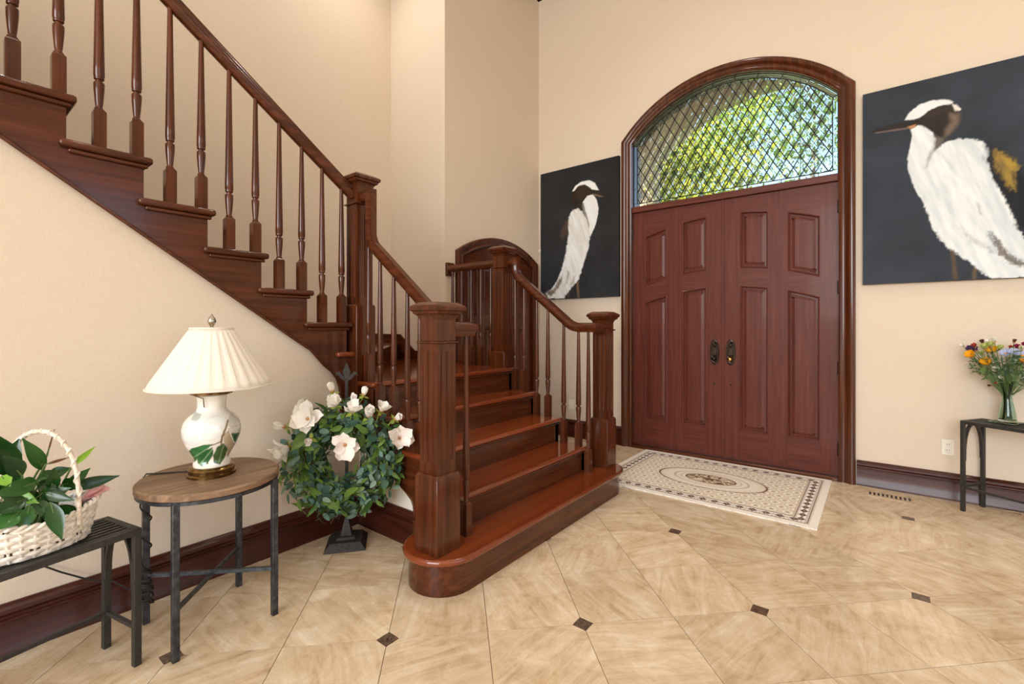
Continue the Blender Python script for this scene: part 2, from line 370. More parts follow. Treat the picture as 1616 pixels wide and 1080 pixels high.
# east and south walls with tall windows (out of view, they let the daylight in)
def wall_window(name, axis, a0, a1, face, back, w0, w1, z0, z1, label):
    m = MB()
    for b in ((a0, w0, 0, ZC), (w1, a1, 0, ZC), (w0, w1, 0, z0), (w0, w1, z1, ZC)):
        lo, hi = min(face, back), max(face, back)
        if axis == 1: m.box(b[0], b[1], lo, hi, b[2], b[3])
        else: m.box(lo, hi, b[0], b[1], b[2], b[3])
    return struct(m.build(name, 'wall_paper'), label)
wall_window('wall_south', 1, X2 - 0.2, XE, YB, YB - 0.2, -1.6, 4.0, 1.4, 5.0, 'beige wall with tall windows opposite the entry door')
wall_window('wall_east', 0, YB, YN, XE, XE + 0.2, -2.5, 2.9, 0.6, 4.0, 'beige wall with wide windows facing the stairs')
def window_bars(name, axis, face, w0, w1, z0, z1, nx, nz, label):
    e = thing(name, label, None, (0, 0, 0), structure=True)
    def bx(a, b, c, d):
        return MB().box(a, b, face - 0.03, face + 0.03, c, d) if axis == 1 else MB().box(face - 0.03, face + 0.03, a, b, c, d)
    for i in range(nx + 1):
        x = w0 + (w1 - w0) * i / nx; bx(x - 0.03, x + 0.03, z0, z1).build('mullion', 'wood_z', e)
    for i in range(nz + 1):
        z = z0 + (z1 - z0) * i / nz; bx(w0, w1, z - 0.03, z + 0.03).build('transom_bar', 'wood_x', e)
window_bars('window_2', 1, YB - 0.1, -1.6, 4.0, 1.4, 5.0, 4, 3, 'tall wooden window grid opposite the entry door')
window_bars('window_3', 0, XE + 0.1, -2.5, 2.9, 0.6, 4.0, 4, 2, 'wide wooden window grid facing the stairs')
struct(MB().box(X2 - 0.2, XE + 0.2, YB - 0.2, YN + 0.22, ZC, ZC + 0.15).build('ceiling', 'ceiling_paint'), 'high pale ceiling over the foyer')
struct(MB().box(X2, -2.64, YB, -2.02, 3.62, 3.84).build('floor_upper', 'wood_y'), 'upper hall floor at the head of the stairs')
# recessed ceiling lamps
def downlight(x, y, watts, label):
    e = thing('recessed_downlight', label, 'lamp', (x, y, ZC), group='recessed ceiling lamps')
    MB().lathe([(0.055, -0.001), (0.085, -0.001), (0.085, -0.006), (0.058, -0.010), (0.055, -0.006)], 24, cap=False).build('trim_ring', 'plastic_white', e, smooth=40)
    l = bpy.data.lights.new('downlight_bulb', 'SPOT'); l.energy = watts; l.color = (1.0, 0.93, 0.84); l.spot_size = R(125); l.spot_blend = 1.0; l.shadow_soft_size = 0.09
    o = bpy.data.objects.new('downlight_bulb', l); COL.objects.link(o); o.parent = e; o.location = (0, 0, -0.03)
downlight(-3.55, 2.35, 85, 'recessed ceiling lamp over the stair landing')
downlight(-3.45, 0.30, 90, 'recessed ceiling lamp over the upper flight')
downlight(-1.15, 3.10, 90, 'recessed ceiling lamp before the entry door')
downlight(1.10, 3.10, 75, 'recessed ceiling lamp before the large egret painting')
downlight(-1.0, 0.4, 45, 'recessed ceiling lamp over the foot of the stairs')
downlight(1.4, 0.2, 45, 'recessed ceiling lamp over the open foyer floor')
# crown moulding
crown = [(0, 0), (0.03, 0), (0.05, 0.05), (0.10, 0.09), (0.12, 0.15), (0.14, 0.19), (0, 0.19)]
def crown_run(name, pts_fn, axis, a, b, label):
    return struct(MB().prism([pts_fn(d, z) for d, z in crown], axis, a, b).build(name, 'wood_x' if axis == 0 else 'wood_y'), label)
crown_run('trim_3', lambda d, z: (YN - d, ZC - 0.19 + z), 0, X1, XE, 'dark wood crown moulding above the entry door wall')
crown_run('trim_4', lambda d, z: (X1 + d, ZC - 0.19 + z), 1, Y1, YN, 'dark wood crown moulding above the closet wall')

# ---------------- baseboards
BB = [(0, 0), (0.028, 0), (0.028, 0.018), (0.021, 0.030), (0.019, 0.128), (0.025, 0.132), (0.025, 0.139), (0.018, 0.143), (0.018, 0.152), (0.030, 0.166), (0.029, 0.180), (0.014, 0.192), (0.010, 0.199), (0, 0.199)]
def base_run(name, axis, fn, a, b, label):
    return struct(MB().prism([fn(d, z) for d, z in BB], axis, a, b).build(name, 'base_wood_x' if axis == 0 else 'base_wood_y', smooth=35), label)
base_run('baseboard_north', 0, lambda d, z: (YN - d, z), DCX + 1.022, XE, 'dark moulded baseboard below the large egret painting and console table')
base_run('baseboard_north_corner', 0, lambda d, z: (YN - d, z), X1 + 0.03, DCX - 1.022, 'dark moulded baseboard between closet corner and entry door casing')
base_run('baseboard_west', 1, lambda d, z: (XW + d, z), YB, YS, 'dark moulded baseboard behind the lamp table and plant stand')
base_run('baseboard_stair', 0, lambda d, z: (YS - d, z), XW + 0.028, -1.90, 'dark moulded baseboard below the lower flight behind the wreath stand')

# ---------------- floor: travertine tiles with dark inset stones
floor = struct(MB().box(X2, XE, YB, YN + 0.05, -0.12, -0.006).build('floor', 'grout'), 'beige travertine floor of diagonal tiles with small dark inset stones')
G, S0, T0 = 0.5765, 2.752, 0.765     # pitch in (y-x) and (x+y), an inset node
CUT, GAP = 0.031, 0.0015
n_tile = 0
tile_pts = []
for i in range(-17, 20):
    for j in range(-17, 20):
        t0, t1, s0, s1 = T0 + i * G, T0 + (i + 1) * G, S0 + j * G, S0 + (j + 1) * G
        P = lambda t, s: ((t - s) / 2, (t + s) / 2)
        poly = [P(t0, s0), P(t1, s0), P(t1, s1), P(t0, s1)]
        if area(poly) < 0: poly.reverse()
        cx = sum(p[0] for p in poly) / 4; cy = sum(p[1] for p in poly) / 4
        ni, nj = (i if i % 2 == 0 else i + 1), (j if j % 2 == 0 else j + 1)      # the inset corner of this tile
        nx, ny = P(T0 + ni * G, S0 + nj * G)
        poly = inset(poly, GAP)
        sx, sy = (1, 0) if abs(cx - nx) > abs(cy - ny) else (0, 1)
        if sx: sg = 1 if nx > cx else -1; poly = clip_half(poly, sg, 0, sg * nx - CUT - 0.002)
        else: sg = 1 if ny > cy else -1; poly = clip_half(poly, 0, sg, sg * ny - CUT - 0.002)
        tile_pts.append((poly, cx, cy))
for poly, cx, cy in tile_pts:
    for a, b, d in ((1, 0, XE - 0.01), (0, 1, YN - 0.005), (0, -1, -YB - 0.01)): poly = clip_half(poly, a, b, d)
    if cy > Y1: poly = clip_half(poly, -1, 0, -X1 - 0.005)
    elif cx < -2.4 and cy > 2.5: poly = clip_half(clip_half(poly, 0, -1, -3.13), -1, 0, -X1 - 0.005)
    elif cy < 1.9: poly = clip_half(poly, -1, 0, -XW - 0.005)
    if len(poly) < 3 or abs(area(poly)) < 2e-4: continue
    if cx < -2.0 and 2.05 < cy < 2.85: continue            # below the stairs
    if cx < -1.85 and 1.95 < cy < 2.95: continue
    if cy < -2.2 or cx > 3.2: continue                     # behind the camera: plain floor continues below
    m = MB().prism([(p[0] - cx, p[1] - cy) for p in poly], 2, -0.006, 0.0)
    m.build('tile', 'travertine', floor, loc=(cx, cy, 0)); n_tile += 1
struct(MB().box(-2.66, XE, YB, -2.5, -0.006, -0.0005).build('floor_far', 'travertine'), 'travertine floor stretch behind the room centre')
struct(MB().box(3.42, XE, -2.5, YN - 0.01, -0.006, -0.0005).build('floor_side', 'travertine'), 'travertine floor strip along the side windows')
ins = MB().box(-CUT, CUT, -CUT, CUT, -0.006, 0.0004).mesh('inset_stone')
for i in range(-8, 10, 2):
    for j in range(-8, 10, 2):
        x, y = (T0 + i * G - S0 - j * G) / 2, (T0 + i * G + S0 + j * G) / 2
        if x < XW + 0.05 or x > 3.1 or y > YN - 0.1 or y < -2.0 or (x < -1.5 and 1.5 < y < 3.2): continue
        obj('inset_stone', ins, 'inset_stone', floor, loc=(x, y, 0))

# ---------------- casings
CAS = [(0.0, 0.0), (0.0, 0.028), (0.012, 0.034), (0.022, 0.026), (0.030, 0.024), (0.046, 0.024), (0.056, 0.030), (0.064, 0.040), (0.080, 0.046), (0.098, 0.046), (0.108, 0.040), (0.113, 0.030), (0.113, 0.0)]
def casing(name, axis, face, sgn, cx, half, zc, rad, z0, prof, mat, label, mir=1):
    pts = [(cx - half, z0)] + arch_outline(cx, half, zc, rad, 28) + [(cx + half, z0)]
    n = len(pts); rings = []
    for i, p in enumerate(pts):
        p = Vector(p); a = (p - Vector(pts[i - 1])).normalized() if i else None; b = (Vector(pts[i + 1]) - p).normalized() if i < n - 1 else None
        a = a or b; b = b or a; na = Vector((-a.y, a.x)); nb = Vector((-b.y, b.x)); m = (na + nb).normalized(); m /= max(0.4, m.dot(na))
        ring = []
        for o_, d in prof:
            q = p + m * o_; dd = face + sgn * d
            ring.append((q.x, dd, q.y) if axis == 1 else (dd, q.x, q.y))
        rings.append(ring)
    return struct(MB().loops(rings).build(name, mat, smooth=32), label)
casing('trim_1', 1, YN, -1, DCX, 0.902, ARC_Z, ARC_R, 0.0, CAS, 'wood_z', 'dark mahogany arched casing around the entry doors and leaded window')
casing('trim_2', 0, X1, 1, CY, CHALF, CARC_Z, CARC_R, 0.0, [(a * 0.8, b * 0.8) for a, b in CAS], 'wood_z', 'dark arched casing around the small closet door')
# jamb lining and sill of the entry
casing('trim_5', 1, YN + 0.20, -1, DCX, 0.900, ARC_Z, ARC_R - 0.004, 0.0, [(0, 0), (0, 0.20), (0.045, 0.20), (0.045, 0)], 'wood_z', 'dark wooden jamb lining inside the entry arch')
struct(MB().box(DCX - 0.90, DCX + 0.90, YN - 0.035, YN + 0.18, 0.0, 0.032).build('trim_6', 'wood_x', bevel=0.006), 'dark wooden threshold below the entry doors')

# ---------------- panelled door leaves
def panel_mesh(outline, axis, face, sgn, depth=0.018):
    """raised panel with mouldings: outline ccw in the door plane, face = plane of stiles, sgn = towards the room"""
    m = MB(); rings = []
    for d, h_ in ((0.0, -0.020), (0.0, 0.002), (0.006, 0.005), (0.013, -0.002), (0.016, -depth), (0.030, -depth + 0.001), (0.052, -depth + 0.007), (0.058, -depth + 0.007)):
        q = inset_loop(outline, d); y = face + sgn * h_
        rings.append([(p[0], y, p[1]) if axis == 1 else (y, p[0], p[1]) for p in q])
    return m.loops(rings, True, True)
def door_leaf(name, label, axis, face, sgn, x0, x1, z0, topf, cols, rows, mats, thick=0.045):
    """cols: [(xa, xb)], rows: [(zb_fn, zt_fn)] bottom up; topf(x) = leaf top"""
    e = thing(name, label, None, ((x0 + x1) / 2, face, 0) if axis == 1 else (face, (x0 + x1) / 2, 0), world=True, structure=True)
    mv, mh = mats
    def pr(poly, a, b, nm, mat):
        return MB().prism(poly, axis, face + sgn * a, face + sgn * b).build(nm, mat, e)
    N = 8
    def top(xa, xb, f): return [(xb - (xb - xa) * i / N, f(xb - (xb - xa) * i / N)) for i in range(N + 1)]
    pr([(x0, z0), (x1, z0)] + top(x0, x1, lambda x: topf(x)), -0.024, -thick, 'core', mv)
    edges = [x0] + [v for c in cols for v in c] + [x1]
    for k in range(0, len(edges), 2):
        pr([(edges[k], z0), (edges[k + 1], z0)] + top(edges[k], edges[k + 1], topf), 0, -0.024, 'stile', mv)
    for xa, xb in cols:
        lows = [lambda x: z0] + [r[1] for r in rows]; ups = [r[0] for r in rows] + [topf]
        for lo, up in zip(lows, ups):
            pr([(xa + (xb - xa) * i / N, lo(xa + (xb - xa) * i / N)) for i in range(N + 1)] + top(xa, xb, up), 0, -0.024, 'rail', mh)
        for zb, zt in rows:
            out = [(xa + (xb - xa) * i / 6, zb(xa + (xb - xa) * i / 6)) for i in range(7)] + [(xb - (xb - xa) * i / 6, zt(xb - (xb - xa) * i / 6)) for i in range(7)]
            panel_mesh(out, axis, face, sgn).build('panel', mv, e)
    return e
def arcz(apex, rad, cx): return lambda x: apex - rad + math.sqrt(rad * rad - (x - cx) ** 2)
flat = lambda z: (lambda x: z)
DROWS = [(flat(0.305), arcz(1.662, 2.30, DCX)), (arcz(1.830, 2.30, DCX), arcz(2.350, 2.30, DCX))]
DF = YN + 0.02
dl = door_leaf('door_1', 'mahogany entry door leaf with dark knob, hinged beside the egret painting facing right', 1, DF, -1, DCX - 0.898, DCX - 0.004, 0.036, flat(2.482), [(DCX - 0.771, DCX - 0.538), (DCX - 0.384, DCX - 0.151)], DROWS, ('door_wood', 'door_wood_x'))
dr = door_leaf('door_2', 'mahogany entry door leaf with brass knob, hinged beside the large egret painting', 1, DF, -1, DCX + 0.004, DCX + 0.898, 0.036, flat(2.482), [(DCX + 0.149, DCX + 0.380), (DCX + 0.533, DCX + 0.770)], DROWS, ('door_wood', 'door_wood_x'))
# meeting astragal on the right leaf edge
MB().box(DCX - 0.012, DCX + 0.014, DF - 0.008, DF, 0.04, 2.478).build('astragal', 'door_wood', dr, bevel=0.003)
def door_hardware(e, x, knob_mat, hx):
    pl = MB(); n = 28
    rings = []
    for a, y in ((1.0, 0), (1.0, -0.006), (0.93, -0.011), (0.80, -0.011), (0.74, -0.007)):
        rings.append([(x + 0.043 * a * math.cos(2 * PI * i / n), DF + y, 1.036 + 0.126 * a * math.sin(2 * PI * i / n)) for i in range(n)])
    p = pl.loops(rings).build('escutcheon', 'bronze', e, smooth=40)
    MB().box(x - 0.022, x + 0.022, DF - 0.020, DF - 0.006, 1.005, 1.075).build('grip_plate', 'bronze', p, bevel=0.005).matrix_parent_inverse = Matrix.Translation((0, 0, 0))
    MB().lathe([(0.004, 0.0), (0.012, 0.002), (0.010, 0.012), (0.018, 0.024), (0.020, 0.036), (0.014, 0.044), (0.002, 0.046)], 18).build('knob', knob_mat, p, smooth=60, loc=(x, DF - 0.008, 0.972)).rotation_euler = (PI / 2, 0, 0)
    MB().lathe([(0.013, 0), (0.013, 0.010), (0.009, 0.014), (0.001, 0.015)], 16).build('thumb_turn', 'bronze', p, smooth=50, loc=(x, DF - 0.008, 1.104)).rotation_euler = (PI / 2, 0, 0)
    MB().lathe([(0.010, 0), (0.010, 0.003), (0.006, 0.006), (0.001, 0.006)], 12).build('bolt_cover', 'bronze', e, smooth=50, loc=(x, DF, 0.732)).rotation_euler = (PI / 2, 0, 0)
    for z in (0.26, 0.935, 1.602, 2.275):
        MB().lathe([(0.008, -0.055), (0.008, 0.055)], 10, (hx, DF - 0.006, z)).build('hinge', 'hinge_black', e, smooth=40)
door_hardware(dl, DCX - 0.075, 'hinge_black', DCX - 0.899)
door_hardware(dr, DCX + 0.068, 'polished_brass', DCX + 0.899)
for o in list(dl.children) + list(dr.children):
    if o.name.startswith('escutcheon'):
        for c in o.children: c.matrix_parent_inverse = Matrix.Identity(4)
# closet door: two arched leaves
CROWS = [(flat(0.25), arcz(1.30, 2.0, CY)), (arcz(1.42, 2.0, CY), arcz(1.93, 1.6, CY))]
ctop = arcz(CARC_Z + CARC_R + 0.008, CARC_R + 0.008, CY)
door_leaf('door_3', 'near leaf of the dark arched closet door behind the stair landing', 0, X1 - 0.01, 1, CY - 0.617, CY - 0.002, 0.01, ctop, [(CY - 0.50, CY - 0.35), (CY - 0.25, CY - 0.10)], CROWS, ('wood_z', 'wood_y'))
door_leaf('door_4', 'far leaf of the dark arched closet door beside the door wall corner', 0, X1 - 0.01, 1, CY + 0.002, CY + 0.617, 0.01, ctop, [(CY + 0.10, CY + 0.25), (CY + 0.35, CY + 0.50)], CROWS, ('wood_z', 'wood_y'))

# ---------------- leaded transom window
win = thing('window_1', 'arched leaded transom window of bevelled diamond panes above the entry doors', None, (DCX, YN + 0.04, 2.5), world=True, structure=True)
WY = YN + 0.038
MB().box(DCX - 0.90, DCX + 0.90, YN - 0.012, YN + 0.09, 2.484, 2.546).build('transom_bar', 'door_wood_x', win, bevel=0.005)
outer = [(DCX - 0.895, 2.546), (DCX + 0.895, 2.546)] + arch_outline(DCX, 0.895, ARC_Z, ARC_R - 0.004, 28)[::-1]
inner = [(DCX - 0.858, 2.584), (DCX + 0.858, 2.584)] + arch_outline(DCX, 0.858, ARC_Z, ARC_R - 0.044, 28)[::-1]
def pane(poly, bev=0.009, name='pane'):
    poly = inset(poly, 0.0022)
    if len(poly) < 3 or abs(area(poly)) < 2.5e-4: return
    q = inset_loop(poly, bev)
    # keep the bevel from folding over on thin slivers
    if len(inset(poly, bev)) != len(poly): q = inset_loop(poly, 0.003)
    m = MB().loops([[(p[0], WY + 0.003, p[1]) for p in poly], [(p[0], WY + 0.001, p[1]) for p in poly], [(p[0], WY - 0.0012, p[1]) for p in q]])
    m.build(name, 'bevel_glass', win)
DW, DH = 0.1036, 0.176
z_n = 2.584; x_n = -0.945
for i in range(-14, 16):
    for j in range(-2, 16):
        cx = x_n + (i + (0.5 if j % 2 else 0)) * DW; cz = z_n + j * DH / 2
        poly = clip_convex([(cx - DW / 2, cz), (cx, cz - DH / 2), (cx + DW / 2, cz), (cx, cz + DH / 2)], inner)
        if len(poly) >= 3: pane(poly)
# border panes
nb = 13
for i in range(nb):
    xa, xb = DCX - 0.895 + 1.79 * i / nb, DCX - 0.895 + 1.79 * (i + 1) / nb
    pane([(xa, 2.546), (xb, 2.546), (xb, 2.584), (xa, 2.584)], 0.010, 'border_pane')
ia, oa = arch_outline(DCX, 0.858, ARC_Z, ARC_R - 0.044, 18), arch_outline(DCX, 0.895, ARC_Z, ARC_R - 0.004, 18)
for i in range(0, 18, 2):
    m = [ia[i], ia[i + 1], ia[i + 2], oa[i + 2], oa[i + 1], oa[i]]
    pane(m if area(m) > 0 else m[::-1], 0.010, 'border_pane')
for sx in (-1, 1):
    zt = ia[0][1]
    for k in range(4):
        za, zb = 2.584 + (zt - 2.584) * k / 4, 2.584 + (zt - 2.584) * (k + 1) / 4
        a, b = sorted((DCX + sx * 0.858, DCX + sx * 0.895)); pane([(a, za), (b, za), (b, zb), (a, zb)], 0.010, 'border_pane')
came = MB()
def came_seg(p, q, w=0.0078, d=0.005):
    came.bar((p[0], WY, p[1]), (q[0], WY, q[1]), w, d * 2, (0, 1, 0))
def clip_line(p, q, poly):
    t0, t1 = 0.0, 1.0; dx, dy = q[0] - p[0], q[1] - p[1]
    for i in range(len(poly)):
        a, b = poly[i], poly[(i + 1) % len(poly)]; nx, ny = b[1] - a[1], -(b[0] - a[0]); den = nx * dx + ny * dy; num = nx * (a[0] - p[0]) + ny * (a[1] - p[1])
        if abs(den) < 1e-9:
            if num < 0: return None
        elif den > 0: t1 = min(t1, num / den)
        else: t0 = max(t0, num / den)
    return None if t0 >= t1 - 1e-3 else ((p[0] + dx * t0, p[1] + dy * t0), (p[0] + dx * t1, p[1] + dy * t1))
for i in range(-30, 31):
    for sg in (-1, 1):
        x = x_n + i * DW; K = 8
        seg = clip_line((x - sg * K * DW, z_n - K * DH), (x + sg * 2 * K * DW, z_n + 2 * K * DH), inner)
        if seg: came_seg(*seg)
for i in range(len(inner)):
    came_seg(inner[i], inner[(i + 1) % len(inner)], 0.007)
for i in range(len(outer)):
    came_seg(outer[i], outer[(i + 1) % len(outer)], 0.006)
for i in range(1, nb): came_seg((DCX - 0.895 + 1.79 * i / nb, 2.546), (DCX - 0.895 + 1.79 * i / nb, 2.584), 0.004)
for i in range(0, 19, 2): came_seg(ia[i], oa[i], 0.004)
came.build('lead_came', 'lead', win)
for x in (-1.357, -0.945, -0.53, -1.77):
    zt = ARC_Z + math.sqrt((ARC_R - 0.01) ** 2 - (x - DCX) ** 2)
    MB().tube([(x, WY + 0.014, 2.55), (x, WY + 0.014, zt)], 0.0022, 6).build('support_rod', 'lead', win)

# ------------------------------------------------------------------ outside: porch, lawn, trees
pw = [(-4.6, 0), (-2.44, 0), (-2.44, 3.556)] + arc_pts(-1.05, 2.35, 1.84, -2.44, 0.34, 24) + [(0.34, 0), (2.6, 0), (2.6, 5.2), (-4.6, 5.2)]
struct(MB().prism(pw, 1, 6.3, 6.55).build('wall_porch', 'porch_plaster'), 'beige outer porch wall with an arched opening seen through the leaded window')
struct(MB().box(-4.6, 2.6, YN + 0.22, 6.55, 5.0, 5.2).build('porch_ceiling', 'porch_plaster'), 'beige porch ceiling outside the entry door')
struct(MB().box(-30, 30, YN + 0.25, 60, -0.2, -0.1).build('ground', 'lawn'), 'green lawn outside beyond the porch')
def tree(name, label, x, y, hgt, rad, n, mats, leaf=0.10, zc=None, squash=0.8):
    e = thing(name, label, 'tree', (x, y, -0.1), group='trees beyond the porch')
    tr = MB(); top = hgt * 0.55
    tr.tube([(0, 0, 0), (0.05, 0.02, top * 0.4), (-0.05, 0.05, top * 0.8), (0.05, 0, hgt * 0.8)], [0.20, 0.16, 0.12, 0.05], 8)
    br = []
    for k in range(14):
        a = random.uniform(0, 2 * PI); z0 = random.uniform(0.35, 0.75) * hgt; L = rad * random.uniform(0.6, 1.0)
        p1 = (L * math.cos(a), L * math.sin(a), z0 + L * random.uniform(0.2, 0.7)); br.append(p1)
        tr.tube([(0, 0, z0), (p1[0] * 0.5, p1[1] * 0.5, z0 + (p1[2] - z0) * 0.35), p1], [0.06, 0.04, 0.012], 6)
    tr.build('trunk', 'bark', e, smooth=60)
    cz = zc or hgt * 0.7
    cl = [(random.gauss(0, rad * 0.45), random.gauss(0, rad * 0.45), cz + random.gauss(0, rad * 0.42 * squash)) for _ in range(60)] + br
    cl = np.array(cl)
    for mt, frac in mats:
        k = int(n * frac); c = cl[RNG.integers(0, len(cl), k)] + RNG.normal(0, rad * 0.12, (k, 3))
        a = RNG.normal(size=(k, 3)); a /= np.linalg.norm(a, axis=1)[:, None]; b = RNG.normal(size=(k, 3)); b -= (a * b).sum(1)[:, None] * a; b /= np.linalg.norm(b, axis=1)[:, None]
        sz = RNG.uniform(0.6, 1.25, (k, 1)) * leaf
        v = np.stack([c - a * sz, c + b * sz * 0.45, c + a * sz, c - b * sz * 0.45], 1).reshape(-1, 3)
        me = bpy.data.meshes.new('crown'); f = np.arange(4 * k).reshape(k, 4)
        me.from_pydata(v.tolist(), [], f.tolist()); o = obj('crown', me, mt, e); o['kind'] = 'stuff'
tree('leafy_tree', 'yellow-green sunlit maple standing closest beyond the porch arch', -5.0, 11.2, 7.6, 2.4, 11000, (('tree_leaf_yellow', 0.62), ('tree_leaf_green', 0.38)), 0.11)
tree('leafy_tree', 'bright green leafy tree behind the middle of the arched window', -6.2, 20.5, 13.0, 2.7, 4600, (('tree_leaf_green', 0.6), ('tree_leaf_yellow', 0.4)), 0.16)
tree('leafy_tree', 'airy darker green tree with sparse leaves against the pale sky', -3.0, 33.0, 19.5, 4.6, 1900, (('tree_leaf_dark', 0.55), ('tree_leaf_green', 0.45)), 0.23)
tree('leafy_tree', 'tall dark green background tree behind the yellow-green maple', -14.5, 27.0, 16.0, 3.8, 6000, (('tree_leaf_dark', 0.7), ('tree_leaf_green', 0.3)), 0.2)

# ------------------------------------------------------------------ staircase
stair = thing('staircase', 'mahogany staircase with turned balusters, fluted newel posts and curved handrails', 'staircase', (-2.2, 2.4, 0), world=True)
YL, YR = 1.77, 3.12                      # railing lines of the lower flight
XU = -2.67                               # railing line of the upper flight
NOSE = {1: -1.515, 2: -1.732, 3: -1.966, 4: -2.200, 5: -2.432}
UN = lambda k: 1.706 - 0.259 * (k - 7)   # nose Y of upper treads
T = 0.032
def P_(m, name, mat, **kw): return m.build(name, mat, stair, **kw)
# starting step: bull-nosed at both ends
def stadium(x0, x1, ya, yb, n=14):
    r = (x1 - x0) / 2; cx = (x0 + x1) / 2
    pts = [(cx + r * math.cos(a), ya + r * math.sin(a)) for a in [-PI + PI * i / n for i in range(n + 1)]]
    pts += [(cx + r * math.cos(a), yb + r * math.sin(a)) for a in [PI * i / n for i in range(n + 1)]]
    return pts
P_(MB().prism(stadium(-1.905, -1.552, 1.648, 3.262), 2, 0.0, RISE - T), 'riser', 'wood_y', smooth=40)
P_(MB().prism(stadium(-1.935, -1.520, 1.648, 3.262), 2, RISE - T, RISE), 'tread', 'tread_wood', bevel=0.012, seg=3)
for k in (2, 3, 4):
    P_(MB().box(NOSE[k + 1] - 0.055, NOSE[k], 1.722, 3.165, k * RISE - T, k * RISE), 'tread', 'tread_wood', bevel=0.012, seg=3)
for k in (2, 3, 4, 5):
    P_(MB().box(NOSE[k] - 0.050, NOSE[k] - 0.030, 1.745, 3.140, (k - 1) * RISE, k * RISE - T), 'riser', 'wood_y')
    P_(MB().box(NOSE[k] - 0.030, NOSE[k] - 0.014, 1.745, 3.140, k * RISE - T - 0.018, k * RISE - T), 'cove_molding', 'wood_y', bevel=0.006)
# landing and the diagonal winder
land = [(NOSE[5], 1.722), (NOSE[5], 3.165), (X1, 3.165), (X1, Y1), (X2, Y1), (X2, 1.722)]
P_(MB().prism(land, 2, 5 * RISE - T, 5 * RISE), 'tread', 'tread_wood', bevel=0.012, seg=3)
wind = [(-2.615, 1.60), (-2.615, 1.845), (-3.96, Y1), (X2, Y1), (X2, 1.60)]
P_(MB().prism(wind, 2, 6 * RISE - T, 6 * RISE), 'tread', 'tread_wood', bevel=0.012, seg=3)
P_(MB().bar((-2.665, 1.845, 5.5 * RISE - T / 2), (-4.00, Y1 - 0.002, 5.5 * RISE - T / 2), 0.02, RISE - T), 'riser', 'wood_y')
for k in range(7, 19):
    y = UN(k)
    P_(MB().box(X2, -2.612, y - 0.259 - 0.055, y, k * RISE - T, k * RISE), 'tread', 'wood_y', bevel=0.012, seg=3)
    P_(MB().box(X2, -2.655, y - 0.05, y - 0.03, (k - 1) * RISE, k * RISE - T), 'riser', 'wood_x')
    P_(MB().box(-2.645, -2.628, y - 0.285, y - 0.016, k * RISE - T - 0.018, k * RISE - T), 'cove_molding', 'wood_y', bevel=0.006)
# upper stringer (saw-tooth top, curved lower end)
poly = [(YS, 0.66), (YS, 5 * RISE - T), (1.70, 5 * RISE - T), (1.70, 6 * RISE - T)]
poly = [(1.745, 0.66), (1.745, 6 * RISE - T), (UN(7) - 0.03, 6 * RISE - T)]
for k in range(7, 19):
    poly += [(UN(k) - 0.03, k * RISE - T), (UN(k + 1) - 0.03, k * RISE - T)]
sl = 0.70; zb = lambda y: 2.005 - sl * (y - 0.195)
poly += [(UN(19) - 0.03, zb(UN(19) - 0.03))]
curve = [(1.35, zb(1.35)), (1.44, zb(1.44) + 0.003), (1.52, 1.045), (1.575, 0.998), (1.612, 0.95), (1.632, 0.89), (1.64, 0.80), (1.645, 0.66)]
poly += curve
P_(MB().prism(poly, 0, -2.645, XW + 0.002), 'stringer', 'wood_y')
edge = [(-2.641, UN(19) - 0.03, zb(UN(19) - 0.03))] + [(-2.641, a, b) for a, b in curve]
P_(MB().tube(edge, 0.0085, 8), 'stringer_molding', 'wood_y', smooth=60)
# lower stringer on the wreath side
poly = [(XW + 0.02, 0.66), (XW + 0.02, 5 * RISE - T)]
for k in (5, 4, 3, 2):
    poly += [(NOSE[k] - 0.03, k * RISE - T), (NOSE[k] - 0.03, (k - 1) * RISE - T)]
poly = poly[:-1] + [(NOSE[2] - 0.03, 0.20), (-2.085, 0.20)]
curve = [(-2.085, 0.205), (-2.092, 0.245), (-2.108, 0.275), (-2.15, 0.307), (-2.235, 0.352), (-2.41, 0.455), (XW + 0.02, 0.66)]
poly += curve[1:-1]
P_(MB().prism(poly, 1, 1.752, YS + 0.002), 'stringer', 'wood_x')
P_(MB().tube([(a, 1.757, b) for a, b in curve], 0.0075, 8), 'stringer_molding', 'wood_x', smooth=60)
P_(MB().box(-2.10, NOSE[2] - 0.03, 1.757, YS + 0.02, 0.0, 0.22), 'stringer_end', 'wood_z')
# stringer on the closet side
poly = [(X1 + 0.02, 0.66), (X1 + 0.02, 5 * RISE - T)]
for k in (5, 4, 3, 2):
    poly += [(NOSE[k] - 0.03, k * RISE - T), (NOSE[k] - 0.03, (k - 1) * RISE - T)]
poly = poly[:-1] + [(NOSE[2] - 0.03, 0.0), (-2.05, 0.0), (-2.7, 0.60)]
P_(MB().prism(poly, 1, 3.10, 3.142), 'stringer', 'wood_x')
# wall skirts beside the winder and the upper flight
P_(MB().prism([(-4.09, 1.20), (-3.93, 1.20), (-3.70, 1.035), (-3.55, 1.035), (X1 - 0.0, 1.035), (X1, 0.90), (-4.09, 0.90)], 1, Y1 - 0.018, Y1 - 0.001), 'wall_skirt', 'wood_x')
P_(MB().prism([(3.10, 1.20), (1.95, 1.24), (1.72, 1.42), (-1.4, 3.66), (-1.4, 3.4), (1.7, 1.1), (3.10, 0.92)], 0, X2 + 0.001, X2 + 0.018), 'wall_skirt', 'wood_y')

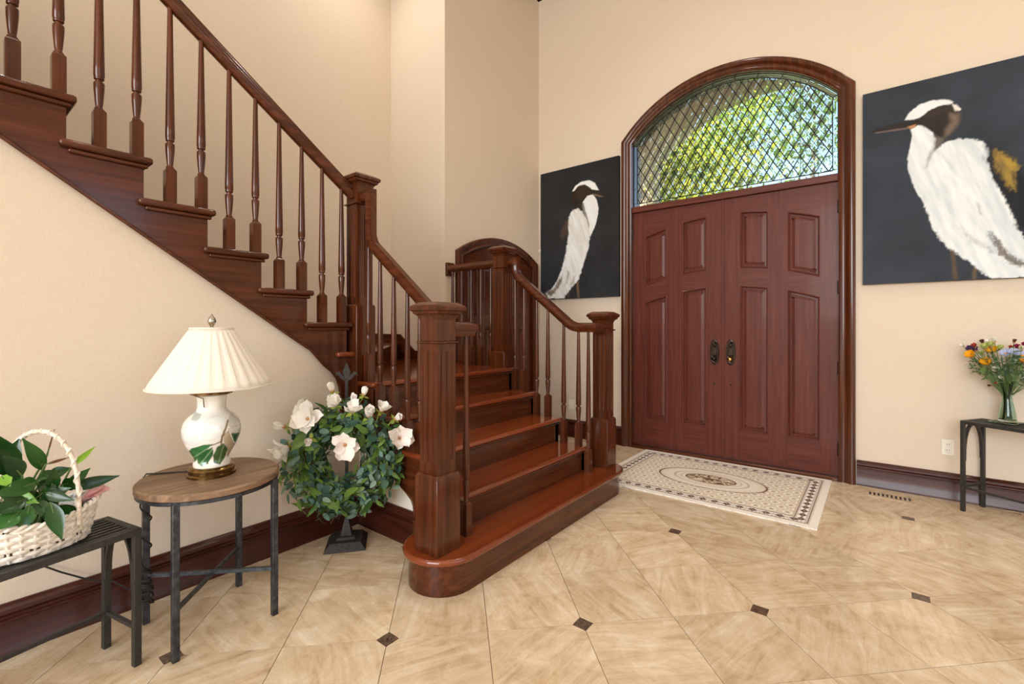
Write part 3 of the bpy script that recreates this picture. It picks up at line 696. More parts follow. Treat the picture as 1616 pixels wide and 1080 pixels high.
# ---- newel posts
def newel(cx, cy, z0, zblk, zcol, ztop, wb, ws, flute0, flute1):
    hb, hs = wb / 2, ws / 2
    e = MB().squares([(hb, z0), (hb, zblk - 0.018), (hs + 0.010, zblk - 0.004), (hs + 0.006, zblk)], (cx, cy)).build('newel_post', 'wood_z', stair, bevel=0.003)
    def sub(m, nm, **kw):
        o = m.build(nm, 'wood_z', e, **kw); o.matrix_parent_inverse = Matrix.Identity(4); return o
    sub(MB().squares([(hs, zblk), (hs, flute0)], (cx, cy)), 'shaft_foot')
    # fluted shaft: three grooves a side
    def section(z):
        pts = []; gw, gd = 0.0048, 0.005
        for q in range(4):
            a = q * PI / 2; ca, sa = math.cos(a), math.sin(a)
            side = [(-hs, -hs)]
            for c0 in (-0.30 * ws, 0.0, 0.30 * ws):
                side += [(c0 - gw, -hs), (c0 - gw * 0.7, -hs + gd * 0.75), (c0, -hs + gd), (c0 + gw * 0.7, -hs + gd * 0.75), (c0 + gw, -hs)]
            pts += [(cx + x * ca - y * sa, cy + x * sa + y * ca, z) for x, y in side]
        return pts
    sub(MB().loops([section(flute0), section(flute1)]), 'fluted_shaft', smooth=30)
    sub(MB().squares([(hs, flute1), (hs, zcol)], (cx, cy)), 'shaft_head')
    sub(MB().squares([(hs + 0.002, zcol - 0.007), (hs + 0.013, zcol - 0.003), (hs + 0.013, zcol + 0.004), (hs + 0.002, zcol + 0.008)], (cx, cy)), 'collar', bevel=0.002)
    hc = ztop - 0.075
    sub(MB().squares([(hs, zcol), (hs, hc)], (cx, cy)), 'neck')
    sub(MB().squares([(hs, hc - 0.012), (hs + 0.004, hc), (hs + 0.012, hc + 0.012), (hs + 0.024, hc + 0.020), (hs + 0.026, hc + 0.030), (hs + 0.036, hc + 0.036), (hs + 0.038, hc + 0.052), (hs + 0.030, hc + 0.060), (hs + 0.004, ztop), (0.005, ztop)], (cx, cy)), 'cap', smooth=12)
    return e
newel(-1.698, 1.576, RISE, 0.565, 1.198, 1.392, 0.156, 0.122, 0.625, 1.155)
newel(-1.700, 3.330, RISE, 0.565, 1.250, 1.392, 0.150, 0.118, 0.625, 1.205)
newel(-2.665, 1.785, 0.66, 1.418, 2.065, 2.262, 0.142, 0.116, 1.465, 2.010)
newel(-2.535, 3.105, 4 * RISE, 1.068, 1.780, 1.962, 0.142, 0.116, 1.125, 1.735)

# ---- handrails
RW, RH = 0.031, 0.036
RP = [(-0.020, -RH), (0.020, -RH), (0.022, -0.018), (RW, -0.008), (RW + 0.002, 0.008), (0.026, 0.022), (0.014, 0.033), (0, RH), (-0.014, 0.033), (-0.026, 0.022), (-RW - 0.002, 0.008), (-RW, -0.008), (-0.022, -0.018)]
def fillet(pts, radii):
    out = [Vector(pts[0])]
    for i in range(1, len(pts) - 1):
        p = Vector(pts[i]); r = radii.get(i, 0)
        if not r: out.append(p); continue
        a = (Vector(pts[i - 1]) - p).normalized(); b = (Vector(pts[i + 1]) - p).normalized(); ang = a.angle(b)
        d = r / math.tan(ang / 2); c = p + (a + b).normalized() * (r / math.sin(ang / 2)); s0 = p + a * d; s1 = p + b * d
        n = 8
        v0, v1 = (s0 - c), (s1 - c); th = v0.angle(v1)
        for k in range(n + 1):
            t = k / n; out.append(c + (v0 * math.sin((1 - t) * th) + v1 * math.sin(t * th)) / math.sin(th))
    out.append(Vector(pts[-1])); return out
SLP = 0.793
railz = lambda x: 1.615 - SLP * (x + 2.285)
def lower_rail(y, xtop, ztop, zlev, name='handrail'):
    xl = -2.285 + (1.615 - zlev) / SLP
    xb = xtop + 0.0
    pts = [(xtop - 0.075, y, ztop), (xtop, y, ztop), (xtop, y, railz(xtop)), (xl, y, zlev), (-1.78, y, zlev)]
    pts = fillet(pts, {2: 0.13, 3: 0.16})
    m = MB().sweep([(a, -b) for a, b in RP], [(p.x, p.y, p.z) for p in pts], (0, -1, 0))
    return m
m = lower_rail(YL, -2.525, 2.105, 1.262); h1 = P_(m, 'handrail', 'wood_x', smooth=40)
m = lower_rail(YR, -2.408, 1.828, 1.270); h2 = P_(m, 'handrail', 'wood_x', smooth=40)
# short returns from the level rail end to the starting newels
P_(MB().sweep([(b, a) for a, b in RP], [(-1.785, YL, 1.262), (-1.668, YL, 1.262), (-1.668, 1.63, 1.262)], (0, 0, 1)), 'handrail_return', 'wood_y', smooth=40)
P_(MB().sweep([(b, a) for a, b in RP], [(-1.785, YR, 1.270), (-1.668, YR, 1.270), (-1.668, 3.28, 1.270)], (0, 0, 1)), 'handrail_return', 'wood_y', smooth=40)
# level rail over the landing and its wall rosette
P_(MB().sweep([(a, -b) for a, b in RP], [(X1 + 0.03, 3.155, 1.828), (-2.58, 3.135, 1.828)], (0, -1, 0)), 'handrail', 'wood_x', smooth=40)
P_(MB().box(X1, X1 + 0.03, 3.129, 3.225, 1.765, 1.895), 'rosette', 'wood_z', bevel=0.008)
urail = lambda y: 2.655 - 0.722 * (y - 1.0)
P_(MB().sweep([(a, b) for a, b in RP], [(XU, 1.735, urail(1.735)), (XU, -1.6, urail(-1.6))], (1, 0, 0)), 'handrail', 'wood_y', smooth=40)

# ---- balusters
BCACHE = {}
def baluster(x, y, z0, ztop):
    L = round(ztop - z0, 2)
    if L not in BCACHE:
        a = 0.022; b = 0.172
        m = MB().squares([(a, 0), (a, b - 0.012), (0.014, b)])
        m.lathe([(0.0135, b - 0.006), (0.0165, b + 0.004), (0.0125, b + 0.010), (0.0125, b + 0.014), (0.0150, b + 0.04), (0.0185, b + 0.085), (0.0195, b + 0.112), (0.0180, b + 0.118),
                 (0.0120, b + 0.121), (0.0120, b + 0.128), (0.0175, b + 0.131), (0.0185, b + 0.136), (0.0175, b + 0.142), (0.0195, b + 0.146), (0.0190, b + 0.20), (0.0150, b + (L - b) * 0.62), (0.0105, L + 0.02)], 14)
        me = m.mesh('baluster'); me.materials.append(MATS['wood_z']); smooth_mesh(me, 40); BCACHE[L] = me
    obj('baluster', BCACHE[L], None, stair, loc=(x, y, z0))
for y, rows in ((YL, ((1, -1.692), (2, -1.815), (2, -1.930), (3, -2.055), (3, -2.165), (4, -2.292), (4, -2.425), (5, -2.545))),
                (YR, ((1, -1.715), (2, -1.800), (2, -1.932), (3, -2.080), (3, -2.190), (4, -2.318), (4, -2.412)))):
    zl = 1.262 if y == YL else 1.270
    for k, x in rows:
        top = max(zl, railz(x)) - RH - 0.004
        if x < -2.5: top = 1.79
        baluster(x, y, k * RISE, top - 0.012)
for x in (-2.70, -2.82, -2.94, -3.06, -3.18):
    baluster(x, 3.14, 5 * RISE, 1.785)
for k in range(7, 17):
    for d in (0.05, 0.181):
        y = UN(k) - d
        baluster(XU, y, k * RISE, urail(y) - 0.048)

# ------------------------------------------------------------------ paintings
def vnoise(x, y, scale, seed=0):
    g = np.random.default_rng(seed).random((64, 64)); x = x * scale; y = y * scale
    xi = np.floor(x).astype(int); yi = np.floor(y).astype(int); fx = x - xi; fy = y - yi
    fx = fx * fx * (3 - 2 * fx); fy = fy * fy * (3 - 2 * fy)
    q = lambda a, b: g[a % 64, b % 64]
    return (q(xi, yi) * (1 - fx) + q(xi + 1, yi) * fx) * (1 - fy) + (q(xi, yi + 1) * (1 - fx) + q(xi + 1, yi + 1) * fx) * fy
def fbm(x, y, scale, seed=0, n=4):
    return sum(vnoise(x, y, scale * 2 ** k, seed + k) * 0.5 ** k for k in range(n)) / sum(0.5 ** k for k in range(n))
def poly_sd(x, y, poly):                   # signed distance, negative inside
    d = np.full(x.shape, 1e9); ins_ = np.zeros(x.shape, bool); n = len(poly)
    for i in range(n):
        (ax, ay), (bx, by) = poly[i], poly[(i + 1) % n]; ex, ey = bx - ax, by - ay; wx, wy = x - ax, y - ay
        t = np.clip((wx * ex + wy * ey) / (ex * ex + ey * ey + 1e-12), 0, 1); d = np.minimum(d, (wx - ex * t) ** 2 + (wy - ey * t) ** 2)
        c = ((ay <= y) & (by > y)) | ((by <= y) & (ay > y))
        with np.errstate(divide='ignore', invalid='ignore'): xs = ax + (y - ay) / (by - ay if by != ay else 1e-9) * ex
        ins_ ^= c & (x < xs)
    return np.where(ins_, -np.sqrt(d), np.sqrt(d))
def colour_grid(name, nx, ny, fn_pos, col, mat, parent=None):
    """grid mesh (nx+1)*(ny+1) with a per-vertex colour; col array (ny+1, nx+1, 3) linear"""
    v = fn_pos; idx = np.arange((nx + 1) * (ny + 1)).reshape(ny + 1, nx + 1)
    f = np.stack([idx[:-1, :-1], idx[:-1, 1:], idx[1:, 1:], idx[1:, :-1]], -1).reshape(-1, 4)
    me = bpy.data.meshes.new(name); me.from_pydata(v.reshape(-1, 3).tolist(), [], f.tolist())
    at = me.color_attributes.new('paint', 'FLOAT_COLOR', 'POINT')
    c4 = np.concatenate([col.reshape(-1, 3), np.ones(((nx + 1) * (ny + 1), 1))], 1); at.data.foreach_set('color', c4.astype(np.float32).ravel())
    me.polygons.foreach_set('use_smooth', [True] * len(me.polygons))
    return obj(name, me, mat, parent)
def L3(c): return np.array(lin(c))
def egret(name, label, x0, x1, z0, z1, layers, seed, bgc):
    yf = YN - 0.042; nx, nz = int((x1 - x0) / 0.005), int((z1 - z0) / 0.005)
    X, Z = np.meshgrid(np.linspace(x0, x1, nx + 1), np.linspace(z0, z1, nz + 1))
    n1 = fbm(X + 9, Z + 9, 2.2, seed)[..., None]; n2 = fbm(X + 3, Z + 5, 9, seed + 20)[..., None]
    col = L3(bgc[0]) * (1 - n1) + L3(bgc[1]) * n1; col = col * (0.8 + 0.4 * n2)
    fx = (fbm(X + 7, Z * 0.5, 75, seed + 3) - 0.5) * 0.55; fz = (fbm(X * 0.8 + 1, Z + 2, 75, seed + 4) - 0.5) * 0.55
    streak = fbm((X + Z * 0.35) * 1.0 + 5, (Z - X * 0.35) * 0.18, 36, seed + 8)[..., None]
    for kind, c1, c2, soft, wob, alpha, poly in layers:
        sd = poly_sd(X + fx * wob, Z + fz * wob, poly)
        a = np.clip(0.5 - sd / soft, 0, 1); a = (a * a * (3 - 2 * a) * alpha)[..., None]
        mixn = np.clip((streak - 0.5) * 1.7 + 0.5, 0, 1) if kind == 's' else n2
        cc = L3(c1) * (1 - mixn) + L3(c2) * mixn
        if kind == 's': a = a * np.clip(1.15 - 0.0 * streak, 0, 1)
        col = col * (1 - a) + cc * a
    e = thing(name, label, 'painting', ((x0 + x1) / 2, YN, z0), world=True)
    pos = np.stack([X, np.full_like(X, yf), Z], -1)
    pos = pos.reshape(-1, 3)
    colour_grid('painted_canvas', nx, nz, pos, col, 'oil_paint', e)
    MB().box(x0, x1, yf + 0.0006, YN - 0.002, z0, z1).build('stretcher_frame', 'canvas_edge', e)
    return e
def px_poly(o, sc, pts): return [on_y(o[0] + x / sc, o[1] + y / sc, YN - 0.042) for x, y in pts]
oR, sR = (1340, 70), 2.768
pr_ = lambda *p: px_poly(oR, sR, p)
WH, CRM = (200, 209, 214), (228, 233, 236)
big = [
 ('n', (12, 14, 20), (22, 24, 30), 0.06, 0.1, 0.9, pr_((595, 445), (680, 470), (730, 520), (764, 560), (830, 640), (830, 900), (764, 850), (700, 720), (650, 620), (610, 520))),
 ('s', (120, 96, 60), (176, 148, 52), 0.04, 0.08, 0.9, pr_((632, 458), (690, 483), (742, 530), (718, 560), (728, 640), (690, 612), (655, 560), (632, 510))),
 ('s', (72, 58, 46), (96, 78, 58), 0.02, 0.02, 0.95, pr_((441, 885), (458, 895), (476, 1030), (454, 1030))),
 ('s', (84, 70, 54), (108, 90, 66), 0.02, 0.02, 0.9, pr_((546, 960), (560, 972), (556, 1026), (538, 1026))),
 ('s', WH, CRM, 0.018, 0.05, 1.0, pr_((335, 520), (368, 470), (410, 435), (470, 413), (540, 411), (588, 430), (604, 470), (600, 512), (628, 580), (662, 645), (694, 700), (714, 755), (740, 815), (770, 862), (880, 960), (880, 1020), (612, 1020), (570, 988), (520, 948), (470, 915), (430, 887), (386, 842), (360, 792), (340, 732), (324, 687), (326, 620), (332, 560))),
 ('s', (206, 213, 217), CRM, 0.010, 0.02, 1.0, pr_((270, 372), (300, 352), (335, 358), (366, 385), (382, 420), (372, 470), (345, 520), (336, 580), (324, 687), (300, 657), (275, 602), (257, 545), (256, 490), (268, 440), (275, 400))),
 ('n', (88, 80, 74), (128, 120, 112), 0.035, 0.03, 0.85, pr_((372, 385), (425, 405), (400, 440), (362, 478), (336, 540), (346, 490), (372, 440))),
 ('n', (26, 24, 24), (58, 46, 38), 0.02, 0.02, 1.0, pr_((280, 345), (310, 318), (345, 290), (400, 262), (445, 260), (470, 285), (486, 305), (480, 342), (455, 382), (420, 412), (385, 402), (350, 372), (310, 352))),
 ('n', (108, 92, 80), (140, 122, 106), 0.04, 0.03, 0.75, pr_((440, 300), (482, 305), (478, 345), (450, 385), (415, 408), (420, 370), (445, 340))),
 ('n', (214, 219, 221), CRM, 0.012, 0.02, 1.0, pr_((242, 331), (265, 296), (310, 262), (370, 243), (430, 242), (455, 252), (440, 262), (392, 268), (345, 292), (310, 320), (278, 330))),
 ('n', (214, 206, 196), (238, 236, 230), 0.012, 0.03, 0.9, pr_((445, 256), (470, 264), (490, 286), (466, 291), (455, 272))),
 ('n', (28, 24, 24), (50, 40, 36), 0.010, 0.01, 1.0, pr_((86, 384), (180, 350), (260, 334), (320, 322), (312, 350), (270, 364), (180, 376), (112, 386))),
 ('n', (104, 88, 78), (140, 120, 106), 0.008, 0.01, 0.7, pr_((110, 386), (180, 374), (262, 362), (292, 350), (285, 366), (250, 371), (180, 381), (118, 390))),
 ('n', (190, 130, 90), (204, 150, 108), 0.012, 0.01, 0.8, pr_((255, 360), (292, 349), (288, 362), (268, 370))),
 ('s', (40, 36, 38), (110, 88, 70), 0.03, 0.08, 0.85, pr_((612, 818), (640, 838), (668, 880), (712, 925), (800, 960), (800, 985), (705, 955), (655, 915), (630, 860))),
 ('s', (70, 78, 92), (150, 156, 164), 0.02, 0.05, 0.6, pr_((556, 690), (568, 700), (582, 745), (570, 740))),
 ('s', (70, 76, 88), (170, 176, 182), 0.03, 0.08, 0.5, pr_((585, 440), (606, 455), (604, 515), (580, 500))),
 ('s', (110, 116, 126), (190, 194, 196), 0.02, 0.08, 0.45, pr_((480, 800), (560, 850), (640, 900), (630, 915), (540, 870))),
]
egret('canvas_painting', 'large unframed egret painting with gold wing patch above the black console table', -0.094, 0.935, 1.612, 3.128, big, 5, ((26, 30, 36), (58, 66, 78)))
oL, sL = (840, 230), 4.154
pl_ = lambda *p: px_poly(oL, sL, p)
small = [
 ('n', (70, 52, 42), (104, 80, 64), 0.05, 0.06, 0.75, pl_((176, 605), (190, 550), (235, 478), (246, 500), (238, 560), (205, 612))),
 ('s', (96, 78, 62), (120, 96, 74), 0.02, 0.02, 0.95, pl_((288, 875), (303, 875), (309, 998), (296, 998))),
 ('s', (84, 68, 54), (104, 84, 66), 0.02, 0.02, 0.9, pl_((232, 945), (242, 940), (243, 1000), (233, 1000))),
 ('n', (26, 22, 20), (60, 46, 36), 0.018, 0.02, 1.0, pl_((256, 320), (275, 290), (310, 252), (348, 252), (384, 280), (388, 315), (350, 350), (334, 400), (326, 425), (300, 412), (266, 384), (254, 345))),
 ('s', (208, 206, 200), CRM, 0.02, 0.05, 1.0, pl_((238, 468), (262, 426), (300, 410), (332, 435), (362, 490), (377, 560), (377, 612), (366, 682), (346, 742), (322, 822), (302, 882), (272, 912), (242, 948), (208, 1002), (105, 1002), (86, 966), (130, 936), (165, 882), (195, 802), (214, 732), (228, 652), (238, 560))),
 ('s', (222, 222, 220), CRM, 0.012, 0.02, 1.0, pl_((330, 372), (360, 330), (396, 320), (422, 355), (435, 410), (427, 470), (407, 540), (380, 598), (372, 560), (360, 490), (338, 440))),
 ('n', (84, 76, 70), (120, 112, 104), 0.014, 0.02, 0.85, pl_((322, 385), (334, 440), (358, 486), (372, 545), (374, 520), (362, 470), (348, 425), (338, 375))),
 ('n', (234, 232, 226), CRM, 0.010, 0.02, 1.0, pl_((260, 302), (283, 262), (325, 235), (375, 227), (412, 245), (436, 292), (402, 302), (382, 276), (342, 254), (302, 264), (275, 296))),
 ('n', (26, 22, 22), (52, 42, 36), 0.012, 0.01, 1.0, pl_((368, 284), (440, 294), (500, 314), (542, 346), (500, 348), (430, 332), (378, 312))),
 ('n', (120, 92, 74), (150, 120, 96), 0.010, 0.01, 0.7, pl_((392, 312), (430, 322), (470, 334), (450, 338), (405, 328))),
 ('s', (54, 42, 34), (128, 108, 88), 0.03, 0.08, 0.85, pl_((82, 962), (140, 940), (176, 880), (200, 842), (196, 890), (160, 955), (120, 988))),
 ('s', (96, 82, 66), (190, 176, 158), 0.02, 0.08, 0.6, pl_((236, 820), (250, 830), (230, 900), (205, 930), (215, 890))),
 ('s', (110, 92, 72), (200, 186, 166), 0.02, 0.08, 0.5, pl_((270, 860), (290, 850), (272, 905), (240, 930))),
]
egret('canvas_painting', 'unframed egret painting facing right on dark canvas between closet door and entry door', -3.212, -2.192, 1.606, 3.122, small, 31, ((22, 22, 24), (52, 54, 58)))

# ------------------------------------------------------------------ rug by the door
def rug():
    x0, x1, y0, y1 = -1.885, -0.298, 3.466, 4.650; st = 0.004
    nx, ny = int((x1 - x0) / st), int((y1 - y0) / st)
    X, Y = np.meshgrid(np.linspace(x0, x1, nx + 1), np.linspace(y0, y1, ny + 1)); U = X - x0; V = Y - y0; W, Hh = x1 - x0, y1 - y0
    cream, ivory, tan, brown, plum = L3((230, 218, 198)), L3((242, 237, 227)), L3((202, 182, 152)), L3((116, 86, 66)), L3((88, 52, 50))
    col = np.broadcast_to(ivory, X.shape + (3,)).copy()
    d = np.minimum(np.minimum(U, W - U), np.minimum(V, Hh - V))
    def put(mask, c): col[mask] = c
    # field of ringed medallions
    fld = d > 0.155; put(fld, cream)
    p = 0.098; gx = ((U + 0.02) / p); row = np.floor((V) / (p * 0.80)); gx2 = gx + 0.5 * (row % 2); fx = (gx2 - np.floor(gx2) - 0.5) * p; fy = (V / (p * 0.80) - row - 0.5) * p * 0.80
    rr = np.hypot(fx, fy * 1.1)
    put(fld & (rr < 0.042) & (rr > 0.036), tan); put(fld & (rr < 0.036), ivory); put(fld & (rr < 0.017), tan); put(fld & (rr < 0.010), brown * 0.5 + tan * 0.5)
    # oval medallion
    m = np.hypot((U - W / 2) / 0.40, (V - Hh / 2) / 0.235)
    put(m < 1.06, brown); put(m < 1.02, cream); put((m < 0.98) & ((np.sin(np.arctan2((V - Hh / 2), (U - W / 2) * 0.6) * 40) > 0) | (m < 0.90)), ivory * 0.6 + cream * 0.4)
    put((m < 0.74) & (m > 0.70), tan); put((m < 0.60) & (m > 0.58), tan); put(m < 0.50, brown); put(m < 0.46, tan)
    nz = fbm(X, Y, 55, 77); put((m < 0.44) & (nz > 0.52), brown); put((m < 0.42) & (nz < 0.40), cream); put(m < 0.10, brown)
    # borders: stripes and a chain of diamonds
    for a, b, c in ((0.046, 0.051, tan), (0.056, 0.062, brown), (0.136, 0.142, brown), (0.146, 0.156, tan)): put((d > a) & (d < b), c)
    side = np.minimum(U, W - U) < np.minimum(V, Hh - V)
    al = np.where(side, V, U); per = 0.083; ph = (al / per - np.floor(al / per) - 0.5) * per; dd = d - 0.099
    dm = np.abs(ph) / 0.034 + np.abs(dd) / 0.026
    inb = (d > 0.066) & (d < 0.132); put(inb & (dm < 1), plum); put(inb & (dm < 0.45), brown); put(inb & (dm < 0.2), cream)
    ph2 = (al / per - np.floor(al / per)) * per; ph2 = np.minimum(ph2, per - ph2); put(inb & (np.hypot(ph2, dd) < 0.007), brown)
    dash = (np.floor(al / 0.012) % 2) == 0; put((d > 0.068) & (d < 0.073) & dash, brown); put((d > 0.125) & (d < 0.130) & dash, brown)
    # colour blur
    for _ in range(1):
        c = col.copy(); c[1:-1, 1:-1] = (col[1:-1, 1:-1] * 4 + col[:-2, 1:-1] + col[2:, 1:-1] + col[1:-1, :-2] + col[1:-1, 2:]) / 8; col[:] = c
    e = thing('entry_rug', 'cream patterned rug with oval medallion and diamond border before the entry doors', 'rug', ((x0 + x1) / 2, (y0 + y1) / 2, 0), world=True)
    pos = np.stack([X, Y, np.full_like(X, 0.0095) + 0.0008 * fbm(X, Y, 90, 3)], -1)
    colour_grid('pile', nx, ny, pos, col, 'rug_pile', e)
    MB().box(x0, x1, y0, y1, 0.0005, 0.0093).build('backing', 'wicker', e)
rug()

# ------------------------------------------------------------------ wall fittings and floor vent
def outlet(name, label, x, z, cat, toggle):
    e = thing(name, label, cat, (x, YN, z))
    MB().box(-0.036, 0.036, -0.006, -0.0005, -0.058, 0.058).build('cover_plate', 'plastic_white', e, bevel=0.003)
    if toggle:
        MB().box(-0.017, 0.017, -0.010, -0.006, -0.034, 0.034).build('rocker', 'plastic_white', e, bevel=0.002)
    else:
        for dz in (-0.021, 0.021):
            s_ = MB().lathe([(0.017, 0), (0.017, 0.003), (0.015, 0.004)], 20).build('socket', 'plastic_white', e, loc=(0, -0.006, dz)); s_.rotation_euler = (PI / 2, 0, 0)
            for dx in (-0.006, 0.006): MB().box(-0.0012, 0.0012, -0.0005, 0.0005, -0.0045, 0.0045).build('slot', 'plastic_dark', s_, loc=(dx, 0.003, 0.0045)).rotation_euler = (PI / 2, 0, 0)
outlet('wall_outlet', 'white duplex outlet on the beige wall beside the black console table', 0.408, 0.383, 'outlet', False)
outlet('wall_outlet', 'white rocker plate low on the wall below the egret painting facing right', -2.805, 0.372, 'outlet', True)
e = thing('motion_sensor', 'small white motion sensor in the corner beside the egret painting facing right', 'sensor', (-3.238, YN, 2.20))
MB().lathe([(0.001, 0), (0.022, 0.002), (0.026, 0.012), (0.024, 0.022), (0.012, 0.030), (0.001, 0.031)], 20).build('housing', 'plastic_white', e, smooth=60, loc=(0, 0.0, 0)).rotation_euler = (PI / 2, 0, 0)
MB().box(-0.006, 0.006, -0.008, -0.0005, -0.9, 0.9).build('wire_cover', 'wall_paper', e)
vent = thing('floor_vent', 'beige slotted floor register in the floor between entry rug and console table', 'vent', (0.064, 4.49, 0), world=True)
MB().box(-0.075, 0.203, 4.42, 4.56, 0.0003, 0.003).build('frame', 'travertine', vent, bevel=0.001)
for k in range(10):
    x = -0.052 + k * 0.0255; MB().box(x, x + 0.014, 4.462, 4.532, 0.0032, 0.0036).build('slot', 'plastic_dark', vent)

# ------------------------------------------------------------------ black iron arched-leg stands
def iron_stand(name, label, cat, loc, rot, L, W, Hh, bar, slats):
    """long axis = local x, corner frame; slats run along x"""
    e = thing(name, label, cat, loc, rot); hx, hy = L / 2, W / 2; b = bar
    for y0, y1 in ((-hy, -hy + b), (hy - b, hy)): MB().box(-hx, hx, y0, y1, Hh - b, Hh).build('top_rail', 'iron_dark', e, bevel=0.0015)
    for x0, x1 in ((-hx, -hx + b), (hx - b, hx)): MB().box(x0, x1, -hy + b, hy - b, Hh - b, Hh).build('top_rail', 'iron_dark', e, bevel=0.0015)
    span = W - 2 * b; w = span / slats * 0.52
    for k in range(slats):
        y = -hy + b + span * (k + 0.5) / slats; MB().box(-hx + b, hx - b, y - w / 2, y + w / 2, Hh - b * 0.75, Hh - 0.002).build('slat', 'iron_dark', e)
    for sx in (-1, 1):
        for sy in (-1, 1):
            cx, cy = sx * (hx - b / 2), sy * (hy - b / 2); MB().box(cx - b / 2, cx + b / 2, cy - b / 2, cy + b / 2, 0, Hh - b).build('leg', 'iron_dark', e, bevel=0.0015)
        # pointed arch brace in each end frame
        m = MB(); pts = []
        hw = hy - b
        for k in range(17):
            a = PI * k / 16; pts.append((sx * (hx - b / 2), -hw * math.cos(a) * 0.98, Hh - b - 0.006 - 0.40 * Hh * (1 - math.sin(a) ** 0.75)))
        m.sweep([(-b * 0.42, -0.006), (b * 0.42, -0.006), (b * 0.42, 0.006), (-b * 0.42, 0.006)], pts, (1, 0, 0)); m.build('arch_brace', 'iron_dark', e)
        MB().box(sx * (hx - b / 2) - 0.007, sx * (hx - b / 2) + 0.007, -hy + b, hy - b, Hh * 0.262, Hh * 0.262 + 0.014).build('stretcher', 'iron_dark', e)
    return e
st = iron_stand('plant_stand', 'black slatted iron plant stand holding the white wicker basket', 'stand', (-2.262, 0.302, 0), R(90 + 12), 0.40, 0.245, 0.515, 0.024, 7)
MB().box(-0.17, 0.17, 0.103, 0.115, 0.132, 0.146).build('stretcher', 'iron_dark', st)
phi = R(-33)
cs = iron_stand('console_table', 'black iron console table holding the glass vase beside the wall outlet', 'table', (0.467 + 0.40 * math.cos(phi) + 0.112 * math.sin(-phi) , 4.46 + 0.40 * math.sin(phi) + 0.112 * math.cos(phi), 0), phi, 0.83, 0.245, 0.626, 0.022, 5)
MB().box(-0.385, 0.385, -0.120, -0.108, 0.160, 0.174).build('stretcher', 'iron_dark', cs)

# ------------------------------------------------------------------ round side table
TX, TY, TZ = -2.285, 0.790, 0.632
tb = thing('side_table', 'round wood-topped side table on four thin grey iron legs', 'table', (TX, TY, 0))
MB().lathe([(0.001, TZ - 0.030), (0.258, TZ - 0.030), (0.266, TZ - 0.026), (0.266, TZ - 0.006), (0.260, TZ), (0.001, TZ)], 72).build('table_top', 'table_wood', tb, smooth=40)
m = MB(); n = 72
m.loops([[(r * math.cos(2 * PI * i / n), r * math.sin(2 * PI * i / n), z) for i in range(n)] for r, z in ((0.262, TZ - 0.030), (0.262, TZ - 0.044), (0.235, TZ - 0.044), (0.235, TZ - 0.030))], closed=True); m.build('apron_ring', 'iron_blue', tb, smooth=40)
LG = 0.185
for sx in (-1, 1):
    for sy in (-1, 1):
        x, y = sx * LG, sy * LG; MB().box(x - 0.0125, x + 0.0125, y - 0.0125, y + 0.0125, 0, TZ - 0.032).build('leg', 'iron_blue', tb, bevel=0.003)
MB().bar((-LG, -LG, 0.205), (LG, LG, 0.205), 0.012, 0.016).build('cross_bar', 'iron_blue', tb)
MB().bar((-LG, LG, 0.192), (LG, -LG, 0.192), 0.012, 0.016).build('cross_bar', 'iron_blue', tb)

